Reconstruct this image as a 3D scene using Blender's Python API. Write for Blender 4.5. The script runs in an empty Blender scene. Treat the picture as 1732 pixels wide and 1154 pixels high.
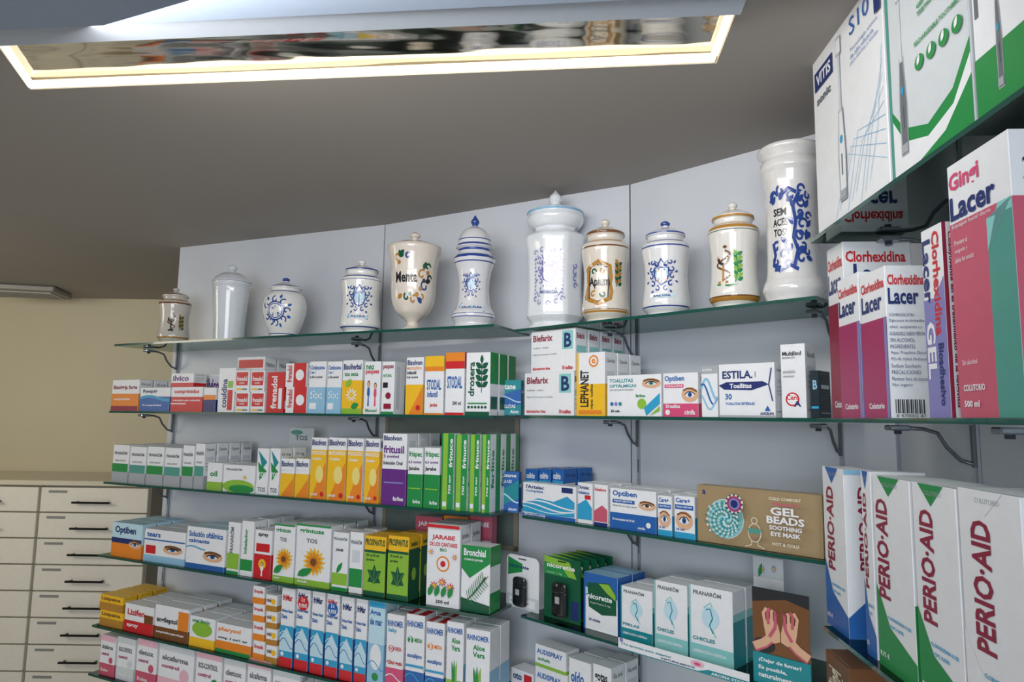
import bpy, math, random
from mathutils import Matrix, Vector
from math import sin, cos, pi, radians, atan, atan2
random.seed(4)
scn=bpy.context.scene
COL=scn.collection
try:
    scn.view_settings.view_transform='Standard'
except Exception: pass
CZ=1.6
F=1155.0; CX=866.0; CY=577.0
PIT=atan(130/F)
RM=Matrix.Rotation(pi/2+PIT,3,'X')@Matrix.Rotation(radians(.81),3,'Z')
RT=RM.transposed()
cam=bpy.data.cameras.new('camera'); cam.sensor_width=36; cam.lens=F/1732*36; cam.clip_start=.02
co=bpy.data.objects.new('camera',cam); COL.objects.link(co)
co.matrix_world=Matrix.Translation((0,0,CZ))@RM.to_4x4()
scn.camera=co
def ray(px,py): return RM@Vector(((px-CX)/F,(CY-py)/F,-1))
def proj(p):
    v=RT@Vector(p); return CX+F*v.x/-v.z, CY-F*v.y/-v.z, -v.z
def unz(px,py,z):
    d=ray(px,py); t=z/d.z; return Vector((d.x*t,d.y*t))
def cr(a,b): return a.x*b.y-a.y*b.x
def hit(px,z,p0,u):
    py=710
    for i in range(8):
        d=ray(px,py); d2=Vector((d.x,d.y)); t=cr(u,p0)/cr(u,d2); q=d2*t
        py=proj((q.x,q.y,z))[1]
    return q
def zat(px,py,p0,u):
    d=ray(px,py); d2=Vector((d.x,d.y)); t=cr(u,p0)/cr(u,d2); return d.z*t

# ---------------------------------------------------------------- materials
def lin(c): return c/12.92 if c<=.04045 else ((c+.055)/1.055)**2.4
def hexc(h):
    h=h.lstrip('#'); return tuple(lin(int(h[i:i+2],16)/255) for i in (0,2,4))+(1,)
MC={}
def mat(h,rough=.45,metal=0,noise=.05,nscale=60,coat=0,emit=0,name=None,bump=0):
    k=(h,rough,metal,noise,coat,emit,bump)
    if k in MC: return MC[k]
    m=bpy.data.materials.new(name or 'paint_'+h.strip('#')); m.use_nodes=True
    nt=m.node_tree; b=nt.nodes['Principled BSDF']
    c=hexc(h)
    b.inputs['Roughness'].default_value=rough; b.inputs['Metallic'].default_value=metal
    b.inputs['Coat Weight'].default_value=coat
    tc=nt.nodes.new('ShaderNodeTexCoord'); nz=nt.nodes.new('ShaderNodeTexNoise'); nz.inputs['Scale'].default_value=nscale
    nt.links.new(tc.outputs['Object'],nz.inputs['Vector'])
    mx=nt.nodes.new('ShaderNodeMix'); mx.data_type='RGBA'
    mx.inputs[6].default_value=tuple(x*(1-noise) for x in c[:3])+(1,)
    mx.inputs[7].default_value=tuple(min(1,x*(1+noise)) for x in c[:3])+(1,)
    nt.links.new(nz.outputs['Fac'],mx.inputs[0]); nt.links.new(mx.outputs[2],b.inputs['Base Color'])
    if bump:
        bp=nt.nodes.new('ShaderNodeBump'); bp.inputs['Strength'].default_value=bump; bp.inputs['Distance'].default_value=.002
        nt.links.new(nz.outputs['Fac'],bp.inputs['Height']); nt.links.new(bp.outputs['Normal'],b.inputs['Normal'])
    if emit:
        b.inputs['Emission Color'].default_value=c; b.inputs['Emission Strength'].default_value=emit
    MC[k]=m; return m
PAL=dict(W='#e6e8ec',w='#ccd2d7',K='#22242a',N='#1e2f6c',B='#2560aa',b='#8dbddb',T='#148892',t='#88c8c6',G='#218a46',g='#88b93e',
 D='#0f553a',Y='#ecba28',y='#e8d682',O='#e4852a',R='#c8252c',r='#8d1b3a',P='#d24d79',p='#e3b3c2',M='#a32c60',V='#652e81',v='#827fba',L='#a3a8ae',
 l='#6a6f75',S='#d9ad8d',C='#2f9cc9',c='#bcdcea',H='#744a28',k='#a08a68',o='#b28035',J='#e0d7c0',d='#0f2430',q='#c2586f',a='#2b4690',e='#4e968a')
def pm(c): return mat(PAL[c],.38)
def jm(c): return mat(PAL[c],.15,coat=.5,noise=.15)

# ---------------------------------------------------------------- mesh builder
class MB:
    def __init__(s): s.v=[];s.f=[];s.m=[];s.mats=[];s.sm=[]
    def mi(s,m):
        if m not in s.mats: s.mats.append(m)
        return s.mats.index(m)
    def add(s,vs,fs,m,smooth=False):
        o=len(s.v); s.v+= [tuple(x) for x in vs]; i=s.mi(m)
        for f in fs: s.f.append([o+j for j in f]); s.m.append(i); s.sm.append(smooth)
    def mesh(s,name):
        me=bpy.data.meshes.new(name); me.from_pydata(s.v,[],s.f)
        for m in s.mats: me.materials.append(m)
        me.polygons.foreach_set('material_index',s.m); me.polygons.foreach_set('use_smooth',s.sm); me.update(); return me
    def obj(s,name,parent=None,loc=None,rot=0,**pr):
        o=bpy.data.objects.new(name,s.mesh(name)); COL.objects.link(o)
        if parent: o.parent=parent
        if loc is not None: o.location=loc
        if rot: o.rotation_euler=(0,0,rot)
        for k,vv in pr.items(): o[k]=vv
        return o
    def box(s,x0,x1,y0,y1,z0,z1,m,ch=0):
        if ch<=0:
            vs=[(x,y,z) for z in (z0,z1) for y in (y0,y1) for x in (x0,x1)]
            s.add(vs,[(0,2,3,1),(4,5,7,6),(0,1,5,4),(2,6,7,3),(0,4,6,2),(1,3,7,5)],m); return
        vs=[];idx={}
        for iz,z in enumerate((z0,z1)):
            for iy,y in enumerate((y0,y1)):
                for ix,x in enumerate((x0,x1)):
                    dx=ch*(1-2*ix);dy=ch*(1-2*iy);dz=ch*(1-2*iz)
                    idx[ix,iy,iz]=len(vs); vs+=[(x,y+dy,z+dz),(x+dx,y,z+dz),(x+dx,y+dy,z)]
        I=lambda a,b,c,k: idx[a,b,c]+k
        fs=[]
        fs.append([I(0,0,0,0),I(0,0,1,0),I(0,1,1,0),I(0,1,0,0)]); fs.append([I(1,0,0,0),I(1,1,0,0),I(1,1,1,0),I(1,0,1,0)])
        fs.append([I(0,0,0,1),I(1,0,0,1),I(1,0,1,1),I(0,0,1,1)]); fs.append([I(0,1,0,1),I(0,1,1,1),I(1,1,1,1),I(1,1,0,1)])
        fs.append([I(0,0,0,2),I(0,1,0,2),I(1,1,0,2),I(1,0,0,2)]); fs.append([I(0,0,1,2),I(1,0,1,2),I(1,1,1,2),I(0,1,1,2)])
        for a in (0,1):
            for b in (0,1):
                fs.append([I(a,b,0,0),I(a,b,1,0),I(a,b,1,1),I(a,b,0,1)])
                fs.append([I(a,0,b,0),I(a,1,b,0),I(a,1,b,2),I(a,0,b,2)])
                fs.append([I(0,a,b,1),I(1,a,b,1),I(1,a,b,2),I(0,a,b,2)])
                for c in (0,1): fs.append([I(a,b,c,0),I(a,b,c,1),I(a,b,c,2)])
        s.add(vs,fs,m)
    def tube(s,pts,r,m,n=8,cap=True):
        pts=[Vector(p) for p in pts]; rings=[]
        for i,p in enumerate(pts):
            t=(pts[min(i+1,len(pts)-1)]-pts[max(i-1,0)]).normalized()
            a=Vector((0,0,1)) if abs(t.z)<.9 else Vector((1,0,0))
            x=t.cross(a).normalized(); y=t.cross(x)
            rr=r[i] if isinstance(r,(list,tuple)) else r
            rings.append([p+x*rr*cos(2*pi*k/n)+y*rr*sin(2*pi*k/n) for k in range(n)])
        vs=[q for rg in rings for q in rg]; fs=[]
        for i in range(len(pts)-1):
            for k in range(n): fs.append((i*n+k,i*n+(k+1)%n,(i+1)*n+(k+1)%n,(i+1)*n+k))
        if cap: fs.append(tuple(range(n))); fs.append(tuple(range((len(pts)-1)*n,len(pts)*n)))
        s.add(vs,fs,m,True)
# text cache
TC={}
def text2d(s,bold=.02):
    k=(s,bold)
    if k in TC: return TC[k]
    cu=bpy.data.curves.new('t','FONT'); cu.body=s; cu.resolution_u=2; cu.offset=bold; cu.fill_mode='FRONT'
    ob=bpy.data.objects.new('t',cu); COL.objects.link(ob)
    dg=bpy.context.evaluated_depsgraph_get(); me=ob.evaluated_get(dg).to_mesh()
    vs=[(v.co.x,v.co.y) for v in me.vertices]; fs=[tuple(p.vertices) for p in me.polygons]
    ob.evaluated_get(dg).to_mesh_clear(); bpy.data.objects.remove(ob); bpy.data.curves.remove(cu)
    if not vs: vs=[(0,0),(1,0),(1,1)];fs=[]
    x0=min(v[0] for v in vs);x1=max(v[0] for v in vs);y0=min(v[1] for v in vs);y1=max(v[1] for v in vs)
    vs=[((x-x0)/max(1e-6,x1-x0),(y-y0)/max(1e-6,y1-y0)) for x,y in vs]
    TC[k]=(vs,fs); return TC[k]
def stroke2d(pts,w):
    vs=[];n=len(pts)
    for i,p in enumerate(pts):
        a=pts[max(i-1,0)];b=pts[min(i+1,n-1)]
        dx=b[0]-a[0];dy=b[1]-a[1];l=math.hypot(dx,dy) or 1
        ww=w/2
        vs+=[(p[0]-dy/l*ww,p[1]+dx/l*ww),(p[0]+dy/l*ww,p[1]-dx/l*ww)]
    return vs,[(2*i,2*i+1,2*i+3,2*i+2) for i in range(n-1)]
def art(mb,items,fw,fh,M,getm,e0=.0003,de=.0001):
    flat=[]
    def fl(x):
        for i in x:
            if isinstance(i,list): fl(i)
            else: flat.append(i)
    fl(items)
    e=e0
    for it in flat:
        k=it[0]; e+=de
        if k=='r':
            _,a,b,c,d,col=it; vs=[(a*fw,b*fh),(c*fw,b*fh),(c*fw,d*fh),(a*fw,d*fh)];fs=[(0,1,2,3)]
        elif k=='t':
            _,s,a,b,c,d,col=it[:7]; mode=it[7] if len(it)>7 else 'h'
            tv,fs=text2d(s,.03 if mode!='l' else 0.0); vs=[]
            for x,y in tv:
                if mode in('h','l'): vs.append(((a+x*(c-a))*fw,(b+y*(d-b))*fh))
                elif mode=='u': vs.append(((a+(1-y)*(c-a))*fw,(b+x*(d-b))*fh))
                else: vs.append(((a+y*(c-a))*fw,(d-x*(d-b))*fh))
        elif k in('e','c'):
            if k=='e': _,a,b,ra,rb,col=it; ra*=fw; rb*=fh
            else: _,a,b,ra,col=it; ra*=fw; rb=ra
            vs=[(a*fw+ra*cos(2*pi*i/20),b*fh+rb*sin(2*pi*i/20)) for i in range(20)];fs=[tuple(range(20))]
        elif k=='p':
            _,pts,col=it; vs=[(x*fw,y*fh) for x,y in pts];fs=[tuple(range(len(pts)))]
        elif k=='s':
            _,pts,w,col=it; vs,fs=stroke2d([(x*fw,y*fh) for x,y in pts],w*fw)
        mb.add([M(x,y,e) for x,y in vs],fs,getm(col))
def rc(a,b,c,d,col): return ('r',a,b,c,d,col)
def tx(s,a,b,c,d,col='K',m='h'): return ('t',s,a,b,c,d,col,m)
def eye(a,b,r,asp,ir='B'):
    al=[(a+r*cos(t),b+r*asp*.5*sin(t)*(1-.25*abs(cos(t)))) for t in [2*pi*i/16 for i in range(16)]]
    return [('e',a,b,r*1.7,r*asp*1.25,'S'),('s',[(a-r*1.4,b+r*asp*.7),(a-r*.5,b+r*asp*1.05),(a+r*.4,b+r*asp),(a+r*1.4,b+r*asp*.5)],r*.3,'H'),('p',al,'W'),('e',a,b,r*.42,r*asp*.42,ir),('e',a,b,r*.2,r*asp*.2,'K'),
      ('s',[(a-r,b),(a-r*.5,b+r*asp*.42),(a,b+r*asp*.5),(a+r*.5,b+r*asp*.42),(a+r,b)],r*.16,'K')]
def flower(a,b,r,asp,pc='Y',cc='H',n=14):
    o=[]
    for i in range(n):
        t=2*pi*i/n; o.append(('p',[(a+r*.3*cos(t-.3),b+asp*r*.3*sin(t-.3)),(a+r*.75*cos(t-.14),b+asp*r*.75*sin(t-.14)),(a+r*cos(t),b+asp*r*sin(t)),(a+r*.75*cos(t+.14),b+asp*r*.75*sin(t+.14)),(a+r*.3*cos(t+.3),b+asp*r*.3*sin(t+.3))],pc))
    o.append(('e',a,b,r*.36,r*asp*.36,cc)); return o
def leaf(a,b,l,ang,w,col,asp=1):
    pts=[]
    for s,q in ((0,0),(.25,w*.8),(.5,w),(.8,w*.6),(1,0),(.8,-w*.6),(.5,-w),(.25,-w*.8)):
        x=s*l;y=q*l; pts.append((a+x*cos(ang)-y*sin(ang),b+(x*sin(ang)+y*cos(ang))*asp))
    return ('p',pts,col)
def ivy(a,b,r,asp,col):
    pr=[(90,1),(65,.55),(35,.95),(0,.5),(-30,.85),(-65,.5),(-90,.55),(-115,.5),(-150,.85),(180,.5),(145,.95),(115,.55)]
    return [('p',[(a+r*m*cos(radians(t)),b+asp*r*m*sin(radians(t))) for t,m in pr],col)]+[('s',[(a,b-asp*r*.5),(a+r*.7*cos(radians(t)),b+asp*r*.7*sin(radians(t)))],.012,'g') for t in (90,35,145)]
def wave(v,amp,w,col,u0=0,u1=1,ph=0,n=14):
    return ('s',[(u0+(u1-u0)*i/n, v+amp*sin(ph+i/n*5)) for i in range(n+1)],w,col)
def person(a,b,h,col,hair='H'):
    return [('p',[(a-.05,b),(a-.03,b+h*.35),(a-.09,b+h*.45),(a-.07,b+h*.7),(a+.07,b+h*.7),(a+.09,b+h*.45),(a+.03,b+h*.35),(a+.05,b)],col),('e',a,b+h*.84,.09,h*.13,hair),('e',a,b+h*.82,.065,h*.1,'S')]
def fine(n,u0,v1,u1,step,col='l'):
    W_=('Lea el prospecto antes de utilizar','Mantener fuera del alcance de los niños','Conservar en lugar fresco','Solución oral','Vía oral','Agitar antes de usar')
    return [tx(W_[i%6],u0,v1-step*(i+.6),u0+(u1-u0)*(1,.85,.6,.45,.3,.7)[i%6],v1-step*i,col,'l') for i in range(n)]
# ---------------------------------------------------------------- geometry lines
class Line: pass
def mkline(a,b):
    L=Line(); L.a=a;L.b=b;L.u=(b-a).normalized();L.n=Vector((-L.u.y,L.u.x));L.yaw=atan2(L.u.y,L.u.x);return L
LL=mkline(unz(175,815,-.21),unz(830,870,-.21))
LR=mkline(unz(883,872,-.216),unz(1397,950,-.216))
LS=mkline(unz(1370,406,.286),unz(1732,145,.286))
SD=.195
ZS={'L':{1:.21,2:.004,3:-.21,4:-.425,5:-.628,6:-.765},'R':{1:.205,2:.006,3:-.216,4:-.43,5:-.625},'S':{0:.286,2:.006,3:-.300,4:-.52}}
LN={'L':LL,'R':LR,'S':LS}
# glass
def glassmat():
    m=bpy.data.materials.new('shelf_glass'); m.use_nodes=True; nt=m.node_tree; nt.nodes.clear()
    o=nt.nodes.new('ShaderNodeOutputMaterial');mx=nt.nodes.new('ShaderNodeMixShader');t=nt.nodes.new('ShaderNodeBsdfTransparent');g=nt.nodes.new('ShaderNodeBsdfGlossy');fr=nt.nodes.new('ShaderNodeFresnel')
    t.inputs[0].default_value=(.9,.97,.95,1); g.inputs['Roughness'].default_value=.02; g.inputs[0].default_value=(.85,.97,.93,1);fr.inputs[0].default_value=1.4
    nt.links.new(fr.outputs[0],mx.inputs[0]);nt.links.new(t.outputs[0],mx.inputs[1]);nt.links.new(g.outputs[0],mx.inputs[2]);nt.links.new(mx.outputs[0],o.inputs[0]);return m
GL=glassmat(); GE=mat('#144c43',.15,name='glass_edge',coat=.6)
TH=.006
def shelf(key,k,ext0=0,ext1=0):
    L=LN[key];z=ZS[key][k]+CZ;mb=MB()
    a=L.a-L.u*ext0;b=L.b+L.u*ext1
    q=[a,b,b+L.n*SD,a+L.n*SD]
    vs=[(p.x,p.y,z-TH) for p in q]+[(p.x,p.y,z) for p in q]
    mb.add(vs,[(3,2,1,0),(4,5,6,7)],GL); mb.add(vs,[(0,1,5,4),(1,2,6,5),(2,3,7,6),(3,0,4,7)],GE)
    mb.obj('glass_shelf',label='clear greenish glass shelf with polished edge on wall brackets',category='shelf',group='glass wall shelves')
for k in (1,2,3,4,5,6): shelf('L',k)
for k in (1,2,3,4,5): shelf('R',k,.03 if k==1 else 0,0)
for k in (0,2,3,4): shelf('S',k,0,.12)
# ---------------------------------------------------------------- cartons
def carton(key,k,x0,x1,yt,front,desc,off=.012,yaw=None,d=.045,xs=None,on=None,side=(),left=(),top=(),body='W',rep=0,gap=.006,name='medicine_carton',cat='medicine box',group=None,full=None):
    L=LN[key]; z=on[1] if on else ZS[key][k]+.0003
    u=L.u if yaw is None else Vector((cos(radians(yaw)),sin(radians(yaw))))
    n=Vector((-u.y,u.x))
    p0=L.a+L.n*off
    A=hit(x0,z,p0,L.u); B=hit(x1,z,A,u)
    w=max(.006,(B-A).length-.0018)
    h=zat(x0,yt,A,u)-z
    if xs: d=(hit(xs,z,B,n)-B).length
    B=A+u*w
    mb=MB(); ch=.0007
    mb.box(-w/2,w/2,-d/2,d/2,0,h,pm(body),ch)
    art(mb,list(front),w,h,lambda x,y,e:(-w/2+x,-d/2-e,y),pm)
    f0=front[0] if front else None
    sd=list(side) if side else [rc(0,0,.98,f0[4],f0[5]) if f0 and not isinstance(f0,list) and f0[0]=='r' and f0[1]<.02 and f0[2]<.02 and f0[4]<.8 else rc(.1,.1,.9,.12,'L'),tx(TXS[int(x0)%len(TXS)],.15,.82,.85,.9,'K','l'),rc(.15,.62,.85,.7,'w'),fine(3,.12,.58,.88,.07)]
    art(mb,sd,d,h,lambda x,y,e:(w/2+e,-d/2+x,y),pm)
    if left: art(mb,list(left),d,h,lambda x,y,e:(-w/2-e,d/2-x,y),pm)
    tp=list(top)+[rc(.02,.06,.98,.075,'L'),rc(.02,.9,.98,.915,'w')]
    art(mb,tp,w,d,lambda x,y,e:(-w/2+x,-d/2+y,h+e*.5),pm)
    c=A+u*(w/2)+n*(d/2)
    lab=full
    if not lab:
        lab=desc.replace(', stacked,','')+' carton'
        for suf in (' stacked on another on a glass shelf',' stacked on another') if 'stacked' in desc else (' standing on a glass shelf',' on glass shelf'):
            if len((lab+suf).split())<=12: lab+=suf; break
    pr=dict(label=lab,category=cat,group=group or 'medicine cartons on the wall shelves')
    o=mb.obj(name,loc=(c.x,c.y,z+CZ),rot=atan2(u.y,u.x)+radians(random.uniform(-.4,.4) if key!='S' else 0),**pr)
    for i in range(rep):
        q=o.copy(); q.location=(c.x+n.x*(d+gap)*(i+1),c.y+n.y*(d+gap)*(i+1),z+CZ); q.rotation_euler[2]=atan2(u.y,u.x)+radians(random.uniform(-.5,.5)); COL.objects.link(q)
    return o,z+h,(A,u,n,w,h,d)
TXS=['Jarabe','Comprimidos','200 ml','Vía oral','Adultos','Niños','10 mg','Cápsulas']
C=carton

# ---- shelf 2, left piece
C('L',2,187,233,643,[rc(0,0,1,.55,'O'),rc(0,.0,1,.16,'r'),tx('Bisolgrip forte',.06,.66,.94,.82,'r'),tx('comprimidos',.1,.32,.7,.42,'W')],'white and orange cold remedy',rep=2,top=[rc(0,0,1,1,'W')])
C('L',2,235,286,656,[rc(0,0,1,.62,'B'),wave(.55,.08,.06,'C'),tx('Respir',.1,.74,.6,.92,'N'),tx('10 comprimidos',.1,.2,.75,.3,'W')],'low blue and white',rep=2)
c1=C('L',2,288,341,655,[rc(0,0,1,.6,'R'),rc(0,.3,.5,.34,'W'),tx('comprimidos',.1,.7,.9,.9,'R'),tx('granulado para solución',.06,.4,.94,.5,'W')],'low red and white',d=.05)
C('L',2,289,327,632,[rc(0,0,1,.3,'R'),tx('ilvico',.08,.42,.8,.85,'V')],'white and violet cold remedy, stacked,',on=c1,d=.045)
C('L',2,343,364,656,[rc(0,0,1,.5,'N'),rc(0,.5,1,.7,'O')],'small navy and orange',d=.03)
C('L',2,345,371,634,[rc(0,.0,1,.2,'R'),tx('ilvico',.1,.5,.9,.9,'V')],'white and violet cold remedy',off=.075,d=.035)
C('L',2,367,395,623,[tx('couldina',.2,.1,.55,.75,'N','u'),rc(.6,.05,.9,.5,'R'),rc(.6,.55,.9,.7,'g')],'tall white effervescent tablet',d=.035)
C('L',2,397,444,605,[rc(0,0,1,.12,'R'),rc(.05,.8,.95,.95,'R'),tx('gripe',.2,.6,.8,.75,'R')],'tall red and white cold remedy',off=.09,rep=1)
def fren(): return [rc(.08,.3,.92,.92,'R'),tx('frenadol',.14,.5,.86,.72,'W'),tx('complex',.3,.36,.7,.46,'W'),rc(.1,.08,.5,.16,'Y'),tx('sobres',.55,.08,.9,.18,'K')]
for a,b in ((397,421),(423,447)):
    q=C('L',2,a,b,663,fren(),'small white and red cold remedy'); C('L',2,a,b,627,fren(),'small white and red cold remedy, stacked,',on=q)
C('L',2,450,479,630,[rc(0,0,1,1,'R'),tx('frenadol',.25,.1,.6,.9,'W','u'),rc(.7,.1,.9,.6,'W')],'red cold remedy',body='R',side=[rc(.1,.1,.9,.3,'W')])
q=C('L',2,482,518,655,[rc(.4,0,1,1,'R'),tx('frenadol',.08,.2,.32,.9,'R','u'),('c',.7,.5,.2,'W')],'red and white cold remedy')
C('L',2,482,518,615,[rc(.4,0,1,1,'R'),tx('frenadol',.08,.2,.32,.9,'R','u'),('c',.7,.5,.2,'W')],'red and white cold remedy, stacked,',on=q)
for a,b in ((520,549),(551,576)):
    C('L',2,a,b,612,[rc(0,0,1,.5,'b'),tx('Cinfatusina',.06,.84,.94,.92,'B'),tx('2 en 1',.06,.76,.4,.82,'B'),tx('3,54 mg/ml',.06,.66,.8,.72,'K'),rc(.1,.08,.5,.2,'W')]+[('c',.2+.15*(i%5),.3+.05*(i//5)+.02*(i%2),.05,'W') for i in range(12)],'pale blue cough syrup',rep=1)
C('L',2,577,611,610,[rc(0,0,1,.62,'Y'),rc(0,0,1,.1,'g'),tx('Bisolherbal',.05,.82,.95,.93,'N'),tx('tos seca',.1,.7,.8,.77,'G'),flower(.5,.35,.3,.45,'W','Y',10),leaf(.2,.5,.4,.8,.3,'g',.5),leaf(.5,.12,.4,.3,.3,'G',.5)],'yellow and green herbal cough',rep=1)
C('L',2,614,642,612,[tx('neo',.1,.84,.6,.93,'G'),tx('peques',.08,.74,.92,.83,'R'),rc(0,0,1,.1,'W'),person(.3,.15,.5,'B'),person(.72,.15,.46,'P'),tx('Mocosol',.15,.04,.85,.1,'G')],'white children syrup')
C('L',2,644,666,612,[tx('peques',.08,.84,.92,.93,'r'),tx('NATURAL',.1,.7,.8,.76,'G'),rc(.1,.5,.5,.6,'K'),rc(.2,.1,.8,.2,'r'),('c',.55,.35,.22,'r'),rc(.0,0,1,.05,'G')],'white children syrup',side=[rc(.2,.1,.5,.9,'w')])
C('L',2,685,715,605,[rc(0,0,1,.52,'Y'),('p',[(.2,0),(1,.5),(1,0)],'O'),tx('Bisolvon',.06,.86,.94,.95,'N'),tx('MUCOLITICO',.06,.78,.9,.83,'O'),tx('infantil',.06,.7,.6,.76,'K'),tx('0,8 mg/ml',.06,.62,.7,.67,'K'),('c',.75,.12,.13,'R')],'white and yellow cough syrup',rep=1)
C('L',2,717,750,603,[rc(0,.82,1,1,'Y'),rc(0,.74,1,.82,'O'),tx('STODAL',.12,.42,.88,.6,'B'),tx('infantil',.15,.3,.7,.4,'B'),rc(.0,.0,1,.03,'O'),tx('Jarabe',.3,.12,.7,.2,'R')],'white syrup with yellow and orange top',rep=1,side=[rc(0,.74,1,1,'Y'),fine(4,.1,.6,.9,.08)])
C('L',2,752,785,597,[rc(0,.86,1,1,'O'),rc(0,.74,1,.86,'R'),tx('STODAL',.1,.42,.9,.62,'B'),tx('200 ml',.4,.16,.85,.22,'K'),rc(.0,.0,1,.04,'R')],'white syrup with red top',rep=1,side=[rc(0,.74,1,1,'R'),fine(4,.1,.6,.9,.08)])
C('L',2,787,829,597,[tx('drosera',.1,.3,.36,.85,'D','u')]+[leaf(.66,.45+.1*j,.3,a,.28,'D',.55) for j in range(4) for a in (.5,2.6)]+[leaf(.66,.82,.28,1.57,.25,'D',.5),('s',[(.66,.36),(.66,.86)],.03,'D')]+[('c',.14+.14*i,.13,.05,'D') for i in range(6)]+[rc(.1,.18,.9,.2,'G'),rc(0,0,1,.06,'D')],'white homeopathic syrup with green leaf',side=[rc(0,.5,1,1,'G'),rc(.1,.1,.9,.3,'D')],rep=2,d=.04)
C('R',2,836,882,643,[rc(0,0,1,1,'T'),('p',[(0,.5),(1,.75),(1,.3),(0,.1)],'B'),tx('Systane',.08,.68,.8,.9,'W'),tx('TOALLITAS',.1,.2,.8,.3,'W'),tx('Alcon',.6,.05,.92,.15,'W'),wave(.45,.08,.04,'c')],'teal and blue eye wipes',off=-.004,body='T',d=.02,yaw=-20)
# ---- shelf 2, right piece
def blef(n): return [tx('Blefarix',.05,.74,.5,.9,'r'),tx('toallitas - wipes',.05,.56,.4,.61,'K','l'),rc(.72,.52,.95,.95,'t'),tx('B',.76,.56,.92,.9,'N'),tx('Higiene de párpados y pestañas',.05,.4,.6,.45,'l','l'),tx('laboratorios thea',.05,.06,.45,.13,'R'),tx(n,.72,.05,.95,.14,'R')]
bs=[tx('Blefarix',.1,.76,.8,.9,'r'),rc(.1,.45,.9,.6,'t'),fine(3,.1,.4,.9,.1)]
q=C('R',2,887,971,632,blef('50 toallitas'),'white eyelid wipe',d=.04,rep=3,side=bs)
C('R',2,898,974,562,blef('30 toallitas'),'white eyelid wipe, stacked,',d=.04,rep=3,on=q,side=bs)
C('R',2,975,1024,598,[rc(0,0,1,.5,'Y'),rc(0,.5,.08,1,'Y'),tx('LEPHANET',.14,.14,.44,.72,'K','u'),tx('wipes  toallitas',.5,.1,.62,.5,'K','u'),('c',.62,.86,.17,'O'),('c',.62,.86,.12,'W'),tx('e',.55,.82,.69,.9,'O'),rc(.1,.03,.9,.09,'O')],'white and yellow eyelid wipe',d=.04,rep=2)
C('R',2,1027,1120,636,[tx('TOALLITAS',.05,.82,.5,.91,'T'),tx('OFTÁLMICAS',.05,.7,.56,.79,'T'),tx('CON HIALURONATO DE SODIO',.05,.62,.5,.66,'K','l'),eye(.83,.78,.1,.9,'e'),tx('farline',.55,.46,.72,.53,'G'),('c',.66,.3,.08,'g'),('p',[(.74,.02),(.98,.3),(.98,.55),(.7,.2)],'C'),('p',[(.8,.02),(.98,.14),(.98,.25)],'g')]+[('c',.1+.08*i,.3,.03,('B','v','T')[i%3]) for i in range(3)]+[tx('20 uds',.08,.1,.25,.16,'K')],'white ophthalmic wipe with printed eye',d=.05)
C('R',2,1122,1183,632,[rc(0,0,1,.3,'P'),tx('Optiben',.05,.78,.62,.94,'B'),rc(.05,.66,.6,.74,'P'),tx('TOALLITAS',.08,.68,.57,.72,'W'),eye(.78,.5,.14,.95,'B'),tx('20 toallitas',.08,.2,.5,.28,'W'),('c',.14,.1,.07,'W'),tx('cinfa',.62,.05,.92,.16,'W')],'pink and white eye wipe',d=.05)
C('R',2,1187,1216,620,[rc(0,.85,1,1,'L'),wave(.55,.2,.14,'b'),wave(.45,.2,.1,'B',ph=1),wave(.3,.15,.1,'b',ph=2),tx('NUEVA',.1,.9,.7,.95,'W')],'white wipe with blue waves',d=.05)
C('R',2,1217,1314,617,[tx('ESTILA.',.07,.72,.62,.87,'N'),('p',[(.0,.6),(.15,.66),(.8,.66),(.9,.6),(.6,.5),(.1,.52)],'N'),tx('Toallitas',.2,.54,.6,.63,'W'),tx('30',.12,.33,.24,.44,'B'),tx('TOALLITAS ESTÉRILES',.12,.23,.65,.29,'B'),rc(.0,.0,1,.04,'L'),('p',[(.82,.12),(.87,.22),(.92,.12)],'B'),tx('ANGELINI',.74,.05,.97,.1,'N'),('s',[(.95,.9),(.9,.6),(.96,.3)],.02,'N'),rc(.66,.74,.68,.84,'L')],'white eye wipe with navy brushstroke',d=.05)
C('R',2,1323,1367,583,[tx('Multilind',.08,.84,.85,.9,'K'),tx('MICROPLATA',.08,.8,.6,.825,'l'),('c',.45,.25,.28,'R'),('c',.45,.25,.22,'W'),tx('Cero',.22,.24,.72,.31,'R'),tx('A',.5,.15,.8,.23,'N'),rc(.1,.55,.55,.57,'L'),tx('emulsión',.1,.6,.6,.65,'l','l')],'tall white cream',d=.045)
C('R',2,1372,1389,627,[tx('B',.3,.6,.8,.8,'b'),rc(.1,.2,.9,.25,'C')],'dark navy',body='d',d=.05)
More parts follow.
